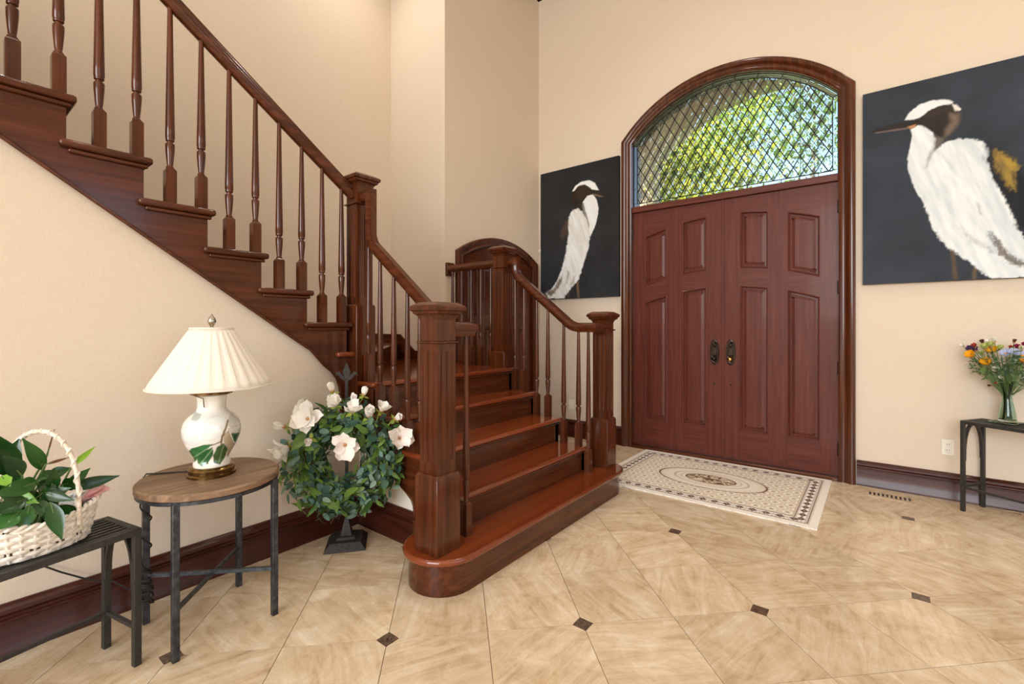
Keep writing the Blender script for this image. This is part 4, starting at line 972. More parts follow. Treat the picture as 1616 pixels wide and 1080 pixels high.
# ------------------------------------------------------------------ table lamp
LX, LY = -2.283, 0.792
lp = thing('table_lamp', 'white porcelain magnolia lamp with pleated cream shade on the round side table', 'lamp', (LX, LY, TZ))
MB().lathe([(0.001, 0), (0.092, 0), (0.092, 0.010), (0.086, 0.014), (0.088, 0.030), (0.082, 0.038), (0.074, 0.042), (0.001, 0.042)], 48).build('lamp_base', 'antique_brass', lp, smooth=35)
vp = [(0.069, 0.042), (0.071, 0.050), (0.066, 0.066), (0.064, 0.076), (0.074, 0.094), (0.094, 0.130), (0.108, 0.170), (0.111, 0.200), (0.104, 0.232), (0.085, 0.258), (0.063, 0.272), (0.055, 0.286), (0.0535, 0.312), (0.058, 0.340), (0.0605, 0.348)]
def vase_body():
    zz = np.linspace(vp[0][1], vp[-1][1], 161); rr = np.interp(zz, [p[1] for p in vp], [p[0] for p in vp])
    k = np.ones(9) / 9; rr = np.convolve(np.pad(rr, 4, mode='edge'), k, 'valid')
    n = 288; ang = np.linspace(0, 2 * PI, n + 1); A, Zg = np.meshgrid(ang, zz); Rg = np.repeat(rr[:, None], n + 1, 1)
    pos = np.stack([Rg * np.cos(A), Rg * np.sin(A), Zg], -1)
    # painted decoration, drawn as seen from the room side
    view = math.atan2(-LY, -LX); da = (A - view + PI) % (2 * PI) - PI
    sx = np.sin(da) * Rg; front = np.cos(da) > -0.15
    # picture coordinates: crop px of the lamp (origin 210,490, scale 3.6) -> metres
    ppm = 3.6 * 361.7 * 1.13
    def Q(*pts): return [((x - 437) / ppm, 1.27 + (517 - (490 + y / 3.6)) / 361.7 - TZ) for x, y in pts]
    col = np.broadcast_to(L3((240, 238, 230)), A.shape + (3,)).copy()
    nz = fbm(sx + 2, Zg, 60, 5)[..., None]; nz2 = fbm(sx + 4, Zg + 1, 130, 9)[..., None]
    wob = (fbm(sx + 1, Zg, 70, 4) - 0.5) * 0.006
    def lay(poly, c1, c2, soft=0.003, alpha=1.0, edge=None):
        sd = poly_sd(sx + wob, Zg, Q(*poly)); a = (np.clip(0.5 - sd / soft, 0, 1) * alpha * front)[..., None]
        c = L3(c1) * (1 - nz) + L3(c2) * nz; col[:] = col * (1 - a) + c * a
        if edge:
            b = (np.clip(1 - np.abs(sd) / 0.0022, 0, 1) * 0.7 * front)[..., None]; col[:] = col * (1 - b) + L3(edge) * b
    G_ = (202, 206, 202)
    lay(((285, 690), (300, 640), (345, 630), (390, 660), (400, 700), (350, 740), (300, 725)), (236, 238, 234), (222, 226, 222), edge=G_)
    lay(((395, 660), (440, 640), (500, 650), (490, 690), (440, 710), (385, 705)), (238, 239, 236), (224, 228, 224), edge=G_)
    lay(((410, 600), (450, 585), (510, 600), (505, 640), (450, 655), (415, 640)), (238, 240, 236), (226, 230, 226), edge=G_)
    lay(((330, 600), (350, 565), (385, 575), (360, 605)), (206, 210, 206), (176, 182, 178), edge=(176, 180, 176))
    lay(((520, 640), (540, 580), (575, 570), (600, 610), (595, 650), (560, 670)), (222, 222, 214), (206, 208, 200), edge=(176, 172, 160))
    lay(((520, 660), (560, 655), (600, 660), (590, 690), (545, 690)), (226, 226, 218), (210, 210, 202), edge=(176, 172, 160))
    lay(((500, 690), (522, 670), (545, 730), (560, 770), (540, 815), (520, 830), (525, 780), (505, 730)), (206, 194, 168), (178, 162, 132), edge=(110, 96, 76))
    lay(((540, 690), (590, 700), (604, 690), (592, 740), (572, 770), (556, 735)), (24, 70, 48), (48, 104, 66), edge=(20, 50, 36))
    lay(((308, 790), (335, 752), (395, 733), (440, 733), (402, 770), (368, 812), (345, 842), (318, 826)), (30, 92, 52), (70, 132, 76), edge=(22, 60, 36))
    lay(((363, 822), (388, 772), (442, 752), (440, 800), (416, 846), (386, 858), (364, 842)), (26, 84, 48), (64, 124, 70), edge=(20, 56, 34))
    lay(((444, 802), (468, 752), (500, 738), (522, 780), (506, 830), (482, 860), (450, 846)), (30, 74, 40), (84, 118, 66), edge=(24, 54, 30))
    lay(((480, 745), (488, 690), (505, 650), (520, 610), (528, 615), (512, 660), (497, 700), (490, 745)), (96, 74, 56), (130, 104, 78))
    lay(((430, 738), (485, 722), (485, 728), (432, 744)), (96, 84, 56), (120, 104, 70))
    for (xa, ya, xb, yb) in ((318, 824, 432, 738), (372, 850, 440, 756), (470, 852, 498, 742)):
        lay(((xa, ya), (xb, yb), (xb + 4, yb + 4), (xa + 4, ya + 4)), (150, 180, 140), (170, 196, 156), 0.002, 0.7)
    o = colour_grid('vase_body', n, 160, pos.reshape(-1, 3), col, 'porcelain_print', lp); return o
vase_body()
MB().lathe([(0.001, 0.346), (0.066, 0.346), (0.080, 0.352), (0.080, 0.357), (0.068, 0.362), (0.050, 0.374), (0.030, 0.378), (0.012, 0.384), (0.012, 0.40), (0.001, 0.40)], 40).build('vase_cap', 'antique_brass', lp, smooth=40)
MB().tube([(0, 0, 0.395), (0, 0, 0.64)], 0.006, 10).build('stem', 'antique_brass', lp)
m = MB(); n = 168; rings = []
for t in [i / 10 for i in range(11)]:
    r0 = 0.232 + (0.080 - 0.232) * t; z = 0.384 + 0.250 * t; ring = []
    for i in range(n):
        a = 2 * PI * i / n; ph = (i % 6) / 6.0; rr = r0 * (1 + (0.018 if ph < 0.5 else -0.004) * (1.0 if 0.02 < t < 0.96 else 0.15) - 0.012 * abs(ph - 0.5)); ring.append((rr * math.cos(a), rr * math.sin(a), z))
    rings.append(ring)
m.loops(rings, False, False); sh = m.build('lamp_shade', 'lamp_fabric', lp, smooth=25); sh.modifiers.new('cloth', 'SOLIDIFY').thickness = 0.0015
for r_, z in ((0.2325, 0.384), (0.081, 0.634)):
    MB().tube([(r_ * math.cos(2 * PI * i / 64), r_ * math.sin(2 * PI * i / 64), z) for i in range(65)], 0.0042, 6, False).build('shade_trim', 'lamp_fabric', sh, smooth=60)
MB().lathe([(0.006, 0.630), (0.010, 0.636), (0.006, 0.642), (0.012, 0.652), (0.017, 0.664), (0.013, 0.678), (0.006, 0.688), (0.003, 0.695), (0.0005, 0.697)], 18).build('finial', 'nickel', lp, smooth=60)
MB().tube([(-0.012 + 0.0, -0.079, 0.356), (0.04, -0.072, 0.350), (0.048, -0.048, 0.338), (0.047, -0.045, 0.30)], 0.0022, 6).build('pull_chain', 'antique_brass', lp, smooth=60)
# power cord: off the table, wound round the back leg, to the wall behind the plant stand
cp = [(-0.085, -0.03, 0.006), (-0.11, -0.06, 0.004), (-0.14, -0.10, 0.004), (-0.175, -0.15, 0.004), (-0.198, -0.182, 0.006), (-0.204, -0.192, -0.01)]
lx, ly = TX - LG - LX, TY - LG - LY
for i in range(150):
    t = i / 149; ang = -0.5 + t * 2 * PI * 12.5
    zz = -0.03 - 0.37 * min(1, t / 0.25) - 0.15 * max(0, (t - 0.25) / 0.75) + (0.012 * math.sin(t * 61) if t > 0.25 else 0)
    rr = 0.0195 + (0.008 * abs(math.sin(t * 37)) if t > 0.3 else 0); cp.append((lx + rr * math.cos(ang), ly + rr * math.sin(ang), zz))
cp += [(lx - 0.05, ly - 0.03, -0.50), (lx - 0.12, ly - 0.09, -0.45), (lx - 0.165, ly - 0.16, -0.43), (lx - 0.176, ly - 0.24, -0.37), (lx - 0.184, ly - 0.32, -0.30), (lx - 0.186, ly - 0.40, -0.26)]
MB().tube(cp, 0.0034, 6).build('power_cord', 'cord_black', lp, smooth=60)

# ------------------------------------------------------------------ leaf and flower shapes
def leaf_mesh(name, L, W, mat, fold=0.2, droop=0.25, tip=1.0, n=6):
    v, f = [], []
    for i in range(n + 1):
        t = i / n; w = W * (math.sin(PI * min(1, t ** (0.8))) ** tip) * 0.5 if 0 < t < 1 else 0.0015
        z = -droop * L * t * t
        v += [(-w, L * t, z + fold * w), (0, L * t, z), (w, L * t, z + fold * w)]
    for i in range(n):
        a = 3 * i; f += [(a, a + 1, a + 4, a + 3), (a + 1, a + 2, a + 5, a + 4)]
    me = bpy.data.meshes.new(name); me.from_pydata(v, [], f); me.polygons.foreach_set('use_smooth', [True] * len(f)); me.materials.append(MATS[mat]); return me
def frame(pos, ydir, up, roll=0.0, scale=1.0):
    y = Vector(ydir).normalized(); u = Vector(up); x = y.cross(u)
    if x.length < 1e-4: x = y.cross(Vector((1, 0, 0)))
    x.normalize(); z = x.cross(y).normalized()
    M = Matrix((x, y, z)).transposed().to_4x4() @ Matrix.Rotation(roll, 4, 'Y') @ Matrix.Scale(scale, 4); M.translation = Vector(pos); return M
def petal_mesh(name, L, W, mat, cup=0.5, n=8, k=5):
    v, f = [], []
    for i in range(n + 1):
        t = i / n; w = W * 0.5 * (0.35 + 0.75 * math.sin(PI * min(1, 0.06 + 0.66 * t)) ) * (1 if t < 0.7 else math.sqrt(max(0.02, 1 - ((t - 0.7) / 0.31) ** 2)))
        zc = cup * L * (t ** 1.6) * 0.45
        for j in range(k):
            s_ = -1 + 2 * j / (k - 1); v.append((w * s_, L * t * (1 - 0.06 * s_ * s_), zc + 0.55 * w * s_ * s_ + 0.06 * L * math.sin(3 * t + 2 * s_) * t))
    for i in range(n):
        for j in range(k - 1): a = i * k + j; f.append((a, a + 1, a + k + 1, a + k))
    me = bpy.data.meshes.new(name); me.from_pydata(v, [], f); me.polygons.foreach_set('use_smooth', [True] * len(f)); me.materials.append(MATS[mat]); return me

# ------------------------------------------------------------------ wreath stand and wreath
WX, WY_ = -2.452, 1.555; WR = math.atan2(0.78, 0.62)
ws = thing('wreath_stand', 'black pyramid-footed iron stand with fleur-de-lis finial carrying the wreath', 'stand', (WX, WY_, 0), WR)
MB().squares([(0.112, 0), (0.112, 0.006), (0.084, 0.040), (0.084, 0.042)]).build('foot', 'stand_black', ws, bevel=0.002)
MB().squares([(0.052, 0.042), (0.052, 0.056), (0.046, 0.060)]).build('foot_step', 'stand_black', ws, bevel=0.002)
MB().squares([(0.031, 0.060), (0.031, 0.064), (0.010, 0.155), (0.0085, 0.160)]).build('foot_pyramid', 'stand_black', ws, bevel=0.001)
MB().box(-0.0085, 0.0085, -0.0085, 0.0085, 0.155, 0.965).build('pole', 'stand_black', ws, bevel=0.0015)
fl = MB().prism([(-0.005, 0.955), (0.005, 0.955), (0.010, 0.975), (0.024, 1.005), (0.016, 1.028), (0.0, 1.062), (-0.016, 1.028), (-0.024, 1.005), (-0.010, 0.975)], 1, -0.006, 0.006)
for sg in (-1, 1):
    fl.prism([(sg * 0.006, 0.972), (sg * 0.022, 0.990), (sg * 0.040, 1.012), (sg * 0.058, 1.006), (sg * 0.062, 0.985), (sg * 0.054, 0.992), (sg * 0.044, 0.990), (sg * 0.030, 0.968), (sg * 0.010, 0.955)], 1, -0.005, 0.005)
fl.build('finial', 'stand_black', ws, bevel=0.0015)
MB().tube([(0, -0.006, 0.70), (0, -0.03, 0.685), (0, -0.055, 0.69), (0, -0.062, 0.715)], 0.005, 8).build('hook', 'stand_black', ws, smooth=60)
RC, RT, ZW = 0.206, 0.130, 0.530                     # wreath ring
wr = thing('magnolia_wreath', 'green eucalyptus wreath with white magnolia blooms hanging on the black stand', 'wreath', (WX + 0.105 * 0.78, WY_ - 0.105 * 0.62, ZW), WR)
ring = [(RC * math.cos(2 * PI * i / 40), -0.01, RC * math.sin(2 * PI * i / 40)) for i in range(41)]
MB().tube(ring, 0.030, 10, False).build('grapevine_ring', 'bark', wr, smooth=60)
LV = [(leaf_mesh('leaf', 0.062, 0.036, 'eucalyptus', 0.15, 0.1, 0.6), 0.34), (leaf_mesh('leaf', 0.050, 0.040, 'eucalyptus_dark', 0.12, 0.08, 0.5), 0.28), (leaf_mesh('leaf', 0.070, 0.026, 'box_leaf', 0.3, 0.2, 0.9), 0.26), (leaf_mesh('leaf', 0.095, 0.042, 'box_leaf', 0.2, 0.2, 0.9), 0.12)]
def ring_place(rand):
    a = rand.uniform(0, 2 * PI); th = rand.uniform(-0.62 * PI, 0.62 * PI); rr = RT * rand.uniform(0.55, 1.08)
    rad = Vector((math.cos(a), 0, math.sin(a))); nrm = rad * math.sin(th) + Vector((0, -1, 0)) * math.cos(th)
    p = rad * RC + nrm * rr * (1.0 if th > 0 else 0.82); tan = Vector((-math.sin(a), 0, math.cos(a)))
    d = tan * rand.uniform(-1, 1) + nrm * rand.uniform(0.1, 0.8) + Vector((rand.uniform(-.4, .4), rand.uniform(-.4, .4), rand.uniform(-.5, .3)))
    return p, d, nrm
rnd = random.Random(5)
def pick(rand):
    t = rand.random(); s_ = 0
    for me, w in LV:
        s_ += w
        if t <= s_: return me
    return LV[0][0]
for i in range(300):
    p, d, nrm = ring_place(rnd); o = obj('leaf', pick(rnd), None, wr); o.matrix_local = frame(p - d.normalized() * 0.02, d, nrm, rnd.uniform(-.7, .7), rnd.uniform(0.6, 1.15))
bmj = {}
for i in range(1500):
    p, d, nrm = ring_place(rnd); p = p - nrm * RT * rnd.uniform(0.0, 0.45); me = pick(rnd); M = frame(p - d.normalized() * 0.02, d, nrm, rnd.uniform(-.9, .9), rnd.uniform(0.45, 1.0))
    key = me.materials[0].name; mb = bmj.setdefault(key, MB()); mb.add([M @ v.co for v in me.vertices], [tuple(q.vertices) for q in me.polygons])
for key, mb in bmj.items():
    me = bpy.data.meshes.new('foliage'); me.from_pydata(mb.v, [], mb.f); me.polygons.foreach_set('use_smooth', [True] * len(mb.f)); o = obj('foliage', me, key, wr); o['kind'] = 'stuff'
tw = MB()
for i in range(60):
    p, d, nrm = ring_place(rnd); tw.tube([p - nrm * 0.06, p, p + d.normalized() * 0.06], 0.0016, 5)
o = tw.build('twigs', 'bark', wr); o['kind'] = 'stuff'
PT = {}
for key, L, W, mt, cup in (('bigw', 0.092, 0.058, 'magnolia_white', 0.25), ('bigb', 0.092, 0.060, 'magnolia_blush', 0.22), ('mid', 0.068, 0.046, 'magnolia_white', 0.7), ('bud', 0.042, 0.032, 'magnolia_white', 1.6), ('budb', 0.048, 0.036, 'magnolia_blush', 1.2)):
    PT[key] = petal_mesh('petal', L, W, mt, cup)
SEP = leaf_mesh('sepal', 0.035, 0.022, 'sepal', 0.2, -0.2)
STAM = MB().lathe([(0.001, -0.006), (0.009, -0.002), (0.011, 0.006), (0.007, 0.014), (0.001, 0.016)], 12).mesh('flower_center'); STAM.materials.append(MATS['stamen']); smooth_mesh(STAM, 60)
def magnolia(x, z, face, key, npet, scale, openang, dy=0.0, hide_center=False):
    """x, z in the wreath plane (metres from ring centre), face = direction the bloom looks"""
    fdir = Vector(face).normalized(); pos = Vector((x, -0.105 + dy, z))
    up = Vector((0, 0, 1)) if abs(fdir.z) < 0.9 else Vector((1, 0, 0)); xa = fdir.cross(up).normalized(); ya = xa.cross(fdir)
    B = Matrix((xa, ya, fdir)).transposed().to_4x4() @ Matrix.Scale(scale, 4); B.translation = pos
    c = obj('magnolia_flower', STAM, None, wr); c.matrix_local = B
    for k in range(npet):
        lay = k % 2; a = 2 * PI * k / npet + rnd.uniform(-.15, .15); tilt = openang * (1.0 if lay == 0 else 0.68) + rnd.uniform(-.15, .15)
        o = obj('petal', PT[key], None, c); o.matrix_local = Matrix.Rotation(a, 4, 'Z') @ Matrix.Rotation(R(90) - tilt, 4, 'X') @ Matrix.Scale(rnd.uniform(0.85, 1.12), 4)
    for k in range(3):
        o = obj('sepal', SEP, None, c); o.matrix_local = Matrix.Translation((0, 0, -0.008)) @ Matrix.Rotation(2 * PI * k / 3, 4, 'Z') @ Matrix.Rotation(-0.3, 4, 'X')
    MB().tube([(0, 0, -0.005), (0.002, 0.0, -0.03), (0.004, -0.01, -0.06 / scale)], 0.003, 6).build('stalk', 'sepal', c)
q = 1 / 271.3 / 4.5                                   # crop pixel (430,590; 4.5x) -> metres
def wx(px): return (430 + px / 4.5 - 541) / 271.3
def wz(py): return 1.27 + (517 - (590 + py / 4.5)) / 271.3 - ZW
for px, py, face, key, np_, sc, op, dy in (
    (525, 435, (0.05, -1, 0.0), 'bigb', 7, 1.0, 1.4, -0.055), (295, 265, (-0.25, -0.9, 0.35), 'bigw', 9, 1.08, 1.25, -0.02), (165, 450, (-0.75, -0.6, -0.35), 'bigw', 8, 1.0, 1.0, 0.02),
    (865, 425, (0.35, -0.9, 0.25), 'bigb', 7, 0.92, 1.25, -0.01), (560, 235, (0.15, -0.6, 0.8), 'mid', 6, 1.1, 1.05, 0.0), (460, 190, (-0.1, -0.7, 0.7), 'mid', 7, 0.95, 1.0, 0.02),
    (435, 100, (-0.2, -0.3, 1), 'bud', 6, 1.0, 0.75, 0.03), (630, 130, (0.3, -0.3, 1), 'bud', 6, 1.0, 0.85, 0.03), (565, 165, (0.1, -0.6, 0.8), 'bud', 5, 0.95, 0.6, 0.02),
    (665, 270, (0.2, -0.6, 0.6), 'mid', 6, 1.0, 0.8, 0.0), (745, 240, (0.5, -0.3, 0.9), 'mid', 5, 0.95, 1.1, 0.01), (140, 320, (-0.9, -0.4, 0.3), 'bud', 6, 1.1, 0.7, 0.03),
    (262, 200, (-0.6, -0.3, 0.8), 'bud', 5, 1.1, 0.6, 0.04), (840, 300, (0.7, -0.6, 0.5), 'bud', 5, 1.05, 1.0, 0.02), (310, 395, (-0.2, -0.9, -0.1), 'budb', 5, 1.0, 0.75, -0.03)):
    magnolia(wx(px), wz(py), face, key, np_, sc, op, dy)

# ------------------------------------------------------------------ wicker basket with peace lily
BX, BY, BZ = -2.255, 0.245, 0.515
bk = thing('wicker_basket', 'white wicker basket with tall hoop handle on the black plant stand', 'basket', (BX, BY, BZ), R(90 + 14))
def ell(a, b, z, ang): return (a * math.cos(ang), b * math.sin(ang), z)
Hb = 0.112
def bdim(t): return 0.142 + 0.028 * t ** 0.9, 0.084 + 0.028 * t ** 0.9          # half axes at relative height
def sag(ang): return 0.034 * (abs(math.cos(ang)) ** 1.5) - 0.012                # boat-shaped rim
NS = 30; RO = 9
for k in range(NS):
    ang = 2 * PI * (k + 0.5) / NS; pts = []
    for t in (0.0, 0.25, 0.5, 0.75, 1.0):
        a, b = bdim(t); z = t * (Hb + sag(ang)) + 0.004; pts.append(ell(a, b, z, ang))
    m = MB().tube(pts, 0.0045, 6); m.build('stake', 'wicker', bk, smooth=60)
for r_ in range(RO):
    rings = []; n = 150
    for i in range(n):
        ang = 2 * PI * i / n; t = (r_ + 0.5) / RO; a, b = bdim(t); wv = 0.0042 * math.sin(ang * NS / 2 + (PI if r_ % 2 else 0)); z = t * (Hb + sag(ang)) + 0.004
        hh = (Hb + sag(ang)) / RO * 0.53; cs_, sn = math.cos(ang), math.sin(ang)
        rings.append([((a + wv + dx) * cs_, (b + wv + dx) * sn, z + dz) for dx, dz in ((-0.003, -hh), (0.0015, -hh), (0.0035, -hh * 0.5), (0.0035, hh * 0.5), (0.0015, hh), (-0.003, hh))])
    MB().loops(rings, closed=True).build('woven_strand', 'wicker', bk, smooth=50)
rings = []
for t_ in (0.0, 0.5, 1.0):
    a, b = bdim(t_); rings.append([ell(a - 0.004, b - 0.004, 0.004 + t_ * (Hb + sag(2 * PI * i / 96)), 2 * PI * i / 96) for i in range(96)])
lin_ = MB().loops(rings, False, False).build('lining', 'wicker', bk, smooth=60)
n = 120; rings = [[ell(0.130 + 0.0, 0.080, 0.0, 2 * PI * i / n) for i in range(n)], [ell(0.130, 0.080, 0.006, 2 * PI * i / n) for i in range(n)]]
MB().loops(rings).build('basket_bottom', 'wicker', bk)
for ph in (0, PI):
    pts = []
    for i in range(241):
        ang = 2 * PI * i / 240; a, b = bdim(1.0); tw_ = ang * 22 + ph; pts.append(((a + 0.0055 * math.cos(tw_)) * math.cos(ang), (b + 0.0055 * math.cos(tw_)) * math.sin(ang), Hb + sag(ang) + 0.008 + 0.0055 * math.sin(tw_)))
    MB().tube(pts, 0.0062, 6, False).build('rim_rope', 'wicker', bk, smooth=60)
hp = []
for i in range(61):
    t = i / 60; a = PI * t; hp.append((0.014 + 0.062 * math.cos(a), -0.108 * math.cos(a), 0.075 + 0.325 * (math.sin(a) ** 0.60)))
MB().tube(hp, 0.0072, 8).build('handle', 'wicker_handle', bk, smooth=60)
hw = []
for i in range(301):
    t = i / 300; k = t * 60; i0 = min(59, int(k)); p = Vector(hp[i0]).lerp(Vector(hp[i0 + 1]), k - i0); ang = t * 2 * PI * 16; tn = (Vector(hp[i0 + 1]) - Vector(hp[i0])).normalized(); s1 = Vector((1, 0, 0)); s2 = tn.cross(s1)
    hw.append(p + (s1 * math.cos(ang) + s2 * math.sin(ang)) * 0.0078)
MB().tube(hw, 0.0034, 6).build('handle_wrap', 'wicker_handle', bk, smooth=60)
m = MB(); n = 60; so = []
for t, z in ((1.0, 0.085), (0.7, 0.096), (0.35, 0.100), (0.02, 0.098)):
    a, b = bdim(0.85); so.append([(a * t * 0.90 * math.cos(2 * PI * i / n), b * t * 0.88 * math.sin(2 * PI * i / n), z + random.uniform(-.006, .006)) for i in range(n)])
so = [[(p[0], p[1], 0.03) for p in so[0]]] + so
tag(MB().loops(so).build('potting_soil', 'soil', None, smooth=60), 'dark potting soil filling the white wicker basket', 'soil')
bpy.data.objects['potting_soil'].location = (BX, BY, BZ); bpy.data.objects['potting_soil'].rotation_euler = (0, 0, R(90 + 14))
lily = thing('peace_lily', 'glossy dark green peace lily growing in the white wicker basket', 'plant', (BX, BY, BZ + 0.095))
def lily_leaf(px, py, qx, qy, depth, W, mat='lily_leaf', droop=0.15, roll=0.0, base=None):
    """leaf blade from picture point (px,py) to (qx,qy) on the plane x = depth of the photo's left wall side"""
    def on_x(u, v, x): d = ray(u, v); t = x / d[0]; return Vector((x, d[1] * t, CAM_H + d[2] * t))
    d0, d1 = depth if isinstance(depth, tuple) else (depth, depth)
    a = on_x(px, py, d0); b = on_x(qx, qy, d1); L = (b - a).length; org = Vector(lily.location)
    me = leaf_mesh('leaf', L, W * 0.86, mat, 0.35, droop, 1.05, 10); o = obj('leaf', me, None, lily)
    mid = (a + b) / 2; view = (Vector((0, 0, CAM_H)) - mid).normalized(); M = frame(a - org, b - a, view, roll); o.matrix_local = M
    g = Vector(base) if base else Vector((BX + rnd.uniform(-.04, .04), BY + rnd.uniform(-.05, .05), BZ + 0.085))
    g -= org; a2 = a - org; mdl = (g + a2) / 2 + Vector((0, 0, 0.03)); MB().tube([g, mdl, a2, a2 + (b - a) * 0.3], [0.004, 0.0035, 0.003, 0.0015], 6).build('stem', 'paper_stem', lily, smooth=60)
cr = lambda x, y: (x / 4.32, 650 + y / 4.32)          # crop (0,650; 4.32x)
for (x0, y0, x1, y1, dep, W, mt, dr_, ro) in (
    (80, 440, -30, 150, (-2.26, -2.20), 0.085, 'lily_leaf', 0.05, 0.2), (30, 430, 120, 190, (-2.30, -2.28), 0.075, 'lily_leaf', 0.1, -0.3), (150, 440, 30, 300, (-2.16, -2.14), 0.06, 'lily_leaf', 0.1, 0.3),
    (300, 400, 175, 190, (-2.27, -2.22), 0.052, 'lily_leaf', 0.12, 0.3), (230, 490, -10, 560, (-2.18, -2.12), 0.060, 'lily_leaf', 0.2, 0.0), (180, 590, -40, 690, (-2.17, -2.12), 0.060, 'lily_leaf', 0.2, 0.1),
    (130, 690, -30, 800, (-2.15, -2.12), 0.062, 'lily_leaf', 0.2, 0.2), (200, 640, 150, 830, (-2.16, -2.12), 0.045, 'lily_leaf', 0.2, -0.2), (345, 620, 418, 870, (-2.17, -2.10), 0.055, 'lily_leaf', 0.1, 0.1),
    (300, 550, 485, 605, (-2.20, -2.13), 0.042, 'lily_leaf', 0.15, 0.2), (330, 440, 480, 380, (-2.27, -2.26), 0.045, 'lily_leaf', 0.15, -0.2), (440, 520, 620, 385, (-2.29, -2.30), 0.045, 'lily_leaf', 0.1, 0.2),
    (470, 520, 812, 440, (-2.28, -2.24), 0.050, 'lily_leaf', 0.12, 0.1), (420, 500, 560, 470, (-2.25, -2.22), 0.06, 'lily_leaf', 0.15, 0.5), (260, 470, 420, 400, (-2.24, -2.26), 0.05, 'lily_leaf', 0.15, -0.3),
    (10, 440, 60, 500, (-2.18, -2.14), 0.045, 'lily_leaf_bright', 0.2, 0.0), (490, 370, 645, 232, (-2.24, -2.23), 0.026, 'lily_leaf_bright', -0.1, 0.4), (120, 560, 240, 620, (-2.22, -2.16), 0.04, 'lily_leaf_bright', 0.2, 0.2),
    (60, 520, -50, 470, (-2.25, -2.2), 0.06, 'lily_leaf', 0.2, 0.1), (240, 600, 330, 720, (-2.20, -2.14), 0.045, 'lily_leaf', 0.2, -0.2), (90, 780, 40, 820, (-2.18, -2.13), 0.04, 'lily_leaf', 0.2, 0),
    (310, 360, 475, 312, (-2.25, -2.25), 0.012, 'petal_brown', 0.1, 0.1), (320, 300, 372, 120, (-2.26, -2.25), 0.006, 'petal_brown', 0.0, 0.0)):
    p, q_ = cr(x0, y0), cr(x1, y1); lily_leaf(p[0], p[1], q_[0], q_[1], dep, W, mt, dr_, ro)
for i in range(30):
    a = rnd.uniform(0, 2 * PI); x_, y_ = rnd.uniform(20, 420), rnd.uniform(470, 720); L_ = rnd.uniform(110, 190)
    p, q_ = cr(x_, y_), cr(x_ + L_ * math.cos(a), y_ + abs(L_ * math.sin(a)) * rnd.choice((-0.8, 0.6))); d_ = rnd.uniform(-2.30, -2.20)
    lily_leaf(p[0], p[1], q_[0], q_[1], (d_, d_ + 0.04), rnd.uniform(0.04, 0.055), 'lily_leaf', 0.15, rnd.uniform(-.4, .4))
pk = thing('pink_flower', 'pale pink crinkled bloom at the end of the white wicker basket', 'flower', (BX - 0.01, BY + 0.155, BZ + 0.118))
PBR = petal_mesh('petal', 0.085, 0.055, 'pink_bract', 0.5)
for k, (a, tl, sc) in enumerate(((1.2, 0.25, 1.0), (1.6, 0.45, 0.9), (0.8, 0.5, 0.9), (1.4, 0.8, 0.75), (2.1, 0.3, 0.8), (0.4, 0.3, 0.7))):
    o = obj('petal', PBR, None, pk); o.matrix_local = Matrix.Translation((0, -0.03, 0)) @ Matrix.Rotation(a - PI / 2, 4, 'Z') @ Matrix.Rotation(tl, 4, 'X') @ Matrix.Scale(sc, 4)
MB().tube([(0, -0.035, -0.03), (0, -0.03, 0.0)], 0.004, 6).build('stalk', 'paper_stem', pk)

# ------------------------------------------------------------------ glass vase and cut flowers on the console
VX, VY, VZ = 0.688, 4.535, 0.626
co = tag(MB().squares([(0.066, 0), (0.070, 0.003), (0.070, 0.009), (0.062, 0.010)]).build('glass_coaster', 'vase_glass', None, bevel=0.002), 'small square glass coaster below the vase on the black console', 'coaster')
co.location = (VX, VY, VZ); co.rotation_euler = (0, 0, phi)
vz = thing('glass_vase', 'green-tinted clear glass vase with pinched waist on the black console table', 'vase', (VX, VY, VZ + 0.010))
po = [(0.044, 0.0), (0.047, 0.006), (0.044, 0.04), (0.036, 0.09), (0.027, 0.14), (0.024, 0.17), (0.027, 0.21), (0.036, 0.25), (0.046, 0.275)]
pi_ = [(r_ - 0.003, z) for r_, z in po[::-1]]; pi_[-1] = (0.034, 0.014); pi_[-2] = (0.042, 0.018)
MB().lathe(po + pi_ + [(0.001, 0.014)], 40).build('vase_wall', 'vase_glass', vz, smooth=60)
RG = random.Random(21)
top = Vector((VX, VY, VZ + 0.27))
def stem_pts(p):
    p = Vector(p); b = Vector((VX + RG.uniform(-.024, .024), VY + RG.uniform(-.024, .024), VZ + 0.03)); mid = Vector((VX + (p.x - VX) * 0.12, VY + (p.y - VY) * 0.12, VZ + 0.19)); up = mid.lerp(p, 0.45) + Vector((0, 0, 0.02))
    return [b, mid, up, p]
def bouquet_pos(px, py, dd): # picture point at a distance offset from the vase
    d = Vector(ray(px, py)); t = (Vector((VX, VY, 0)).xy.dot(d.xy) / d.xy.length_squared) + dd; p = d * t; p.z += CAM_H; return p
PO = {k: petal_mesh('petal', L, W, m_, cup) for k, L, W, m_, cup in (('orange', 0.036, 0.034, 'petal_orange', 0.8), ('blue', 0.026, 0.016, 'petal_blue', 0.3), ('white', 0.018, 0.014, 'petal_white', 0.7), ('magenta', 0.022, 0.014, 'petal_magenta', 0.7), ('purple', 0.020, 0.008, 'petal_purple', 0.5), ('lime', 0.018, 0.014, 'petal_lime', 0.8), ('red', 0.020, 0.010, 'petal_red', 0.7), ('cream', 0.022, 0.016, 'petal_cream', 1.0), ('brown', 0.018, 0.010, 'petal_brown', 0.8))}
CEN = MB().lathe([(0.001, -0.003), (0.006, 0.0), (0.006, 0.004), (0.001, 0.006)], 8).mesh('center'); CEN.materials.append(MATS['stamen'])
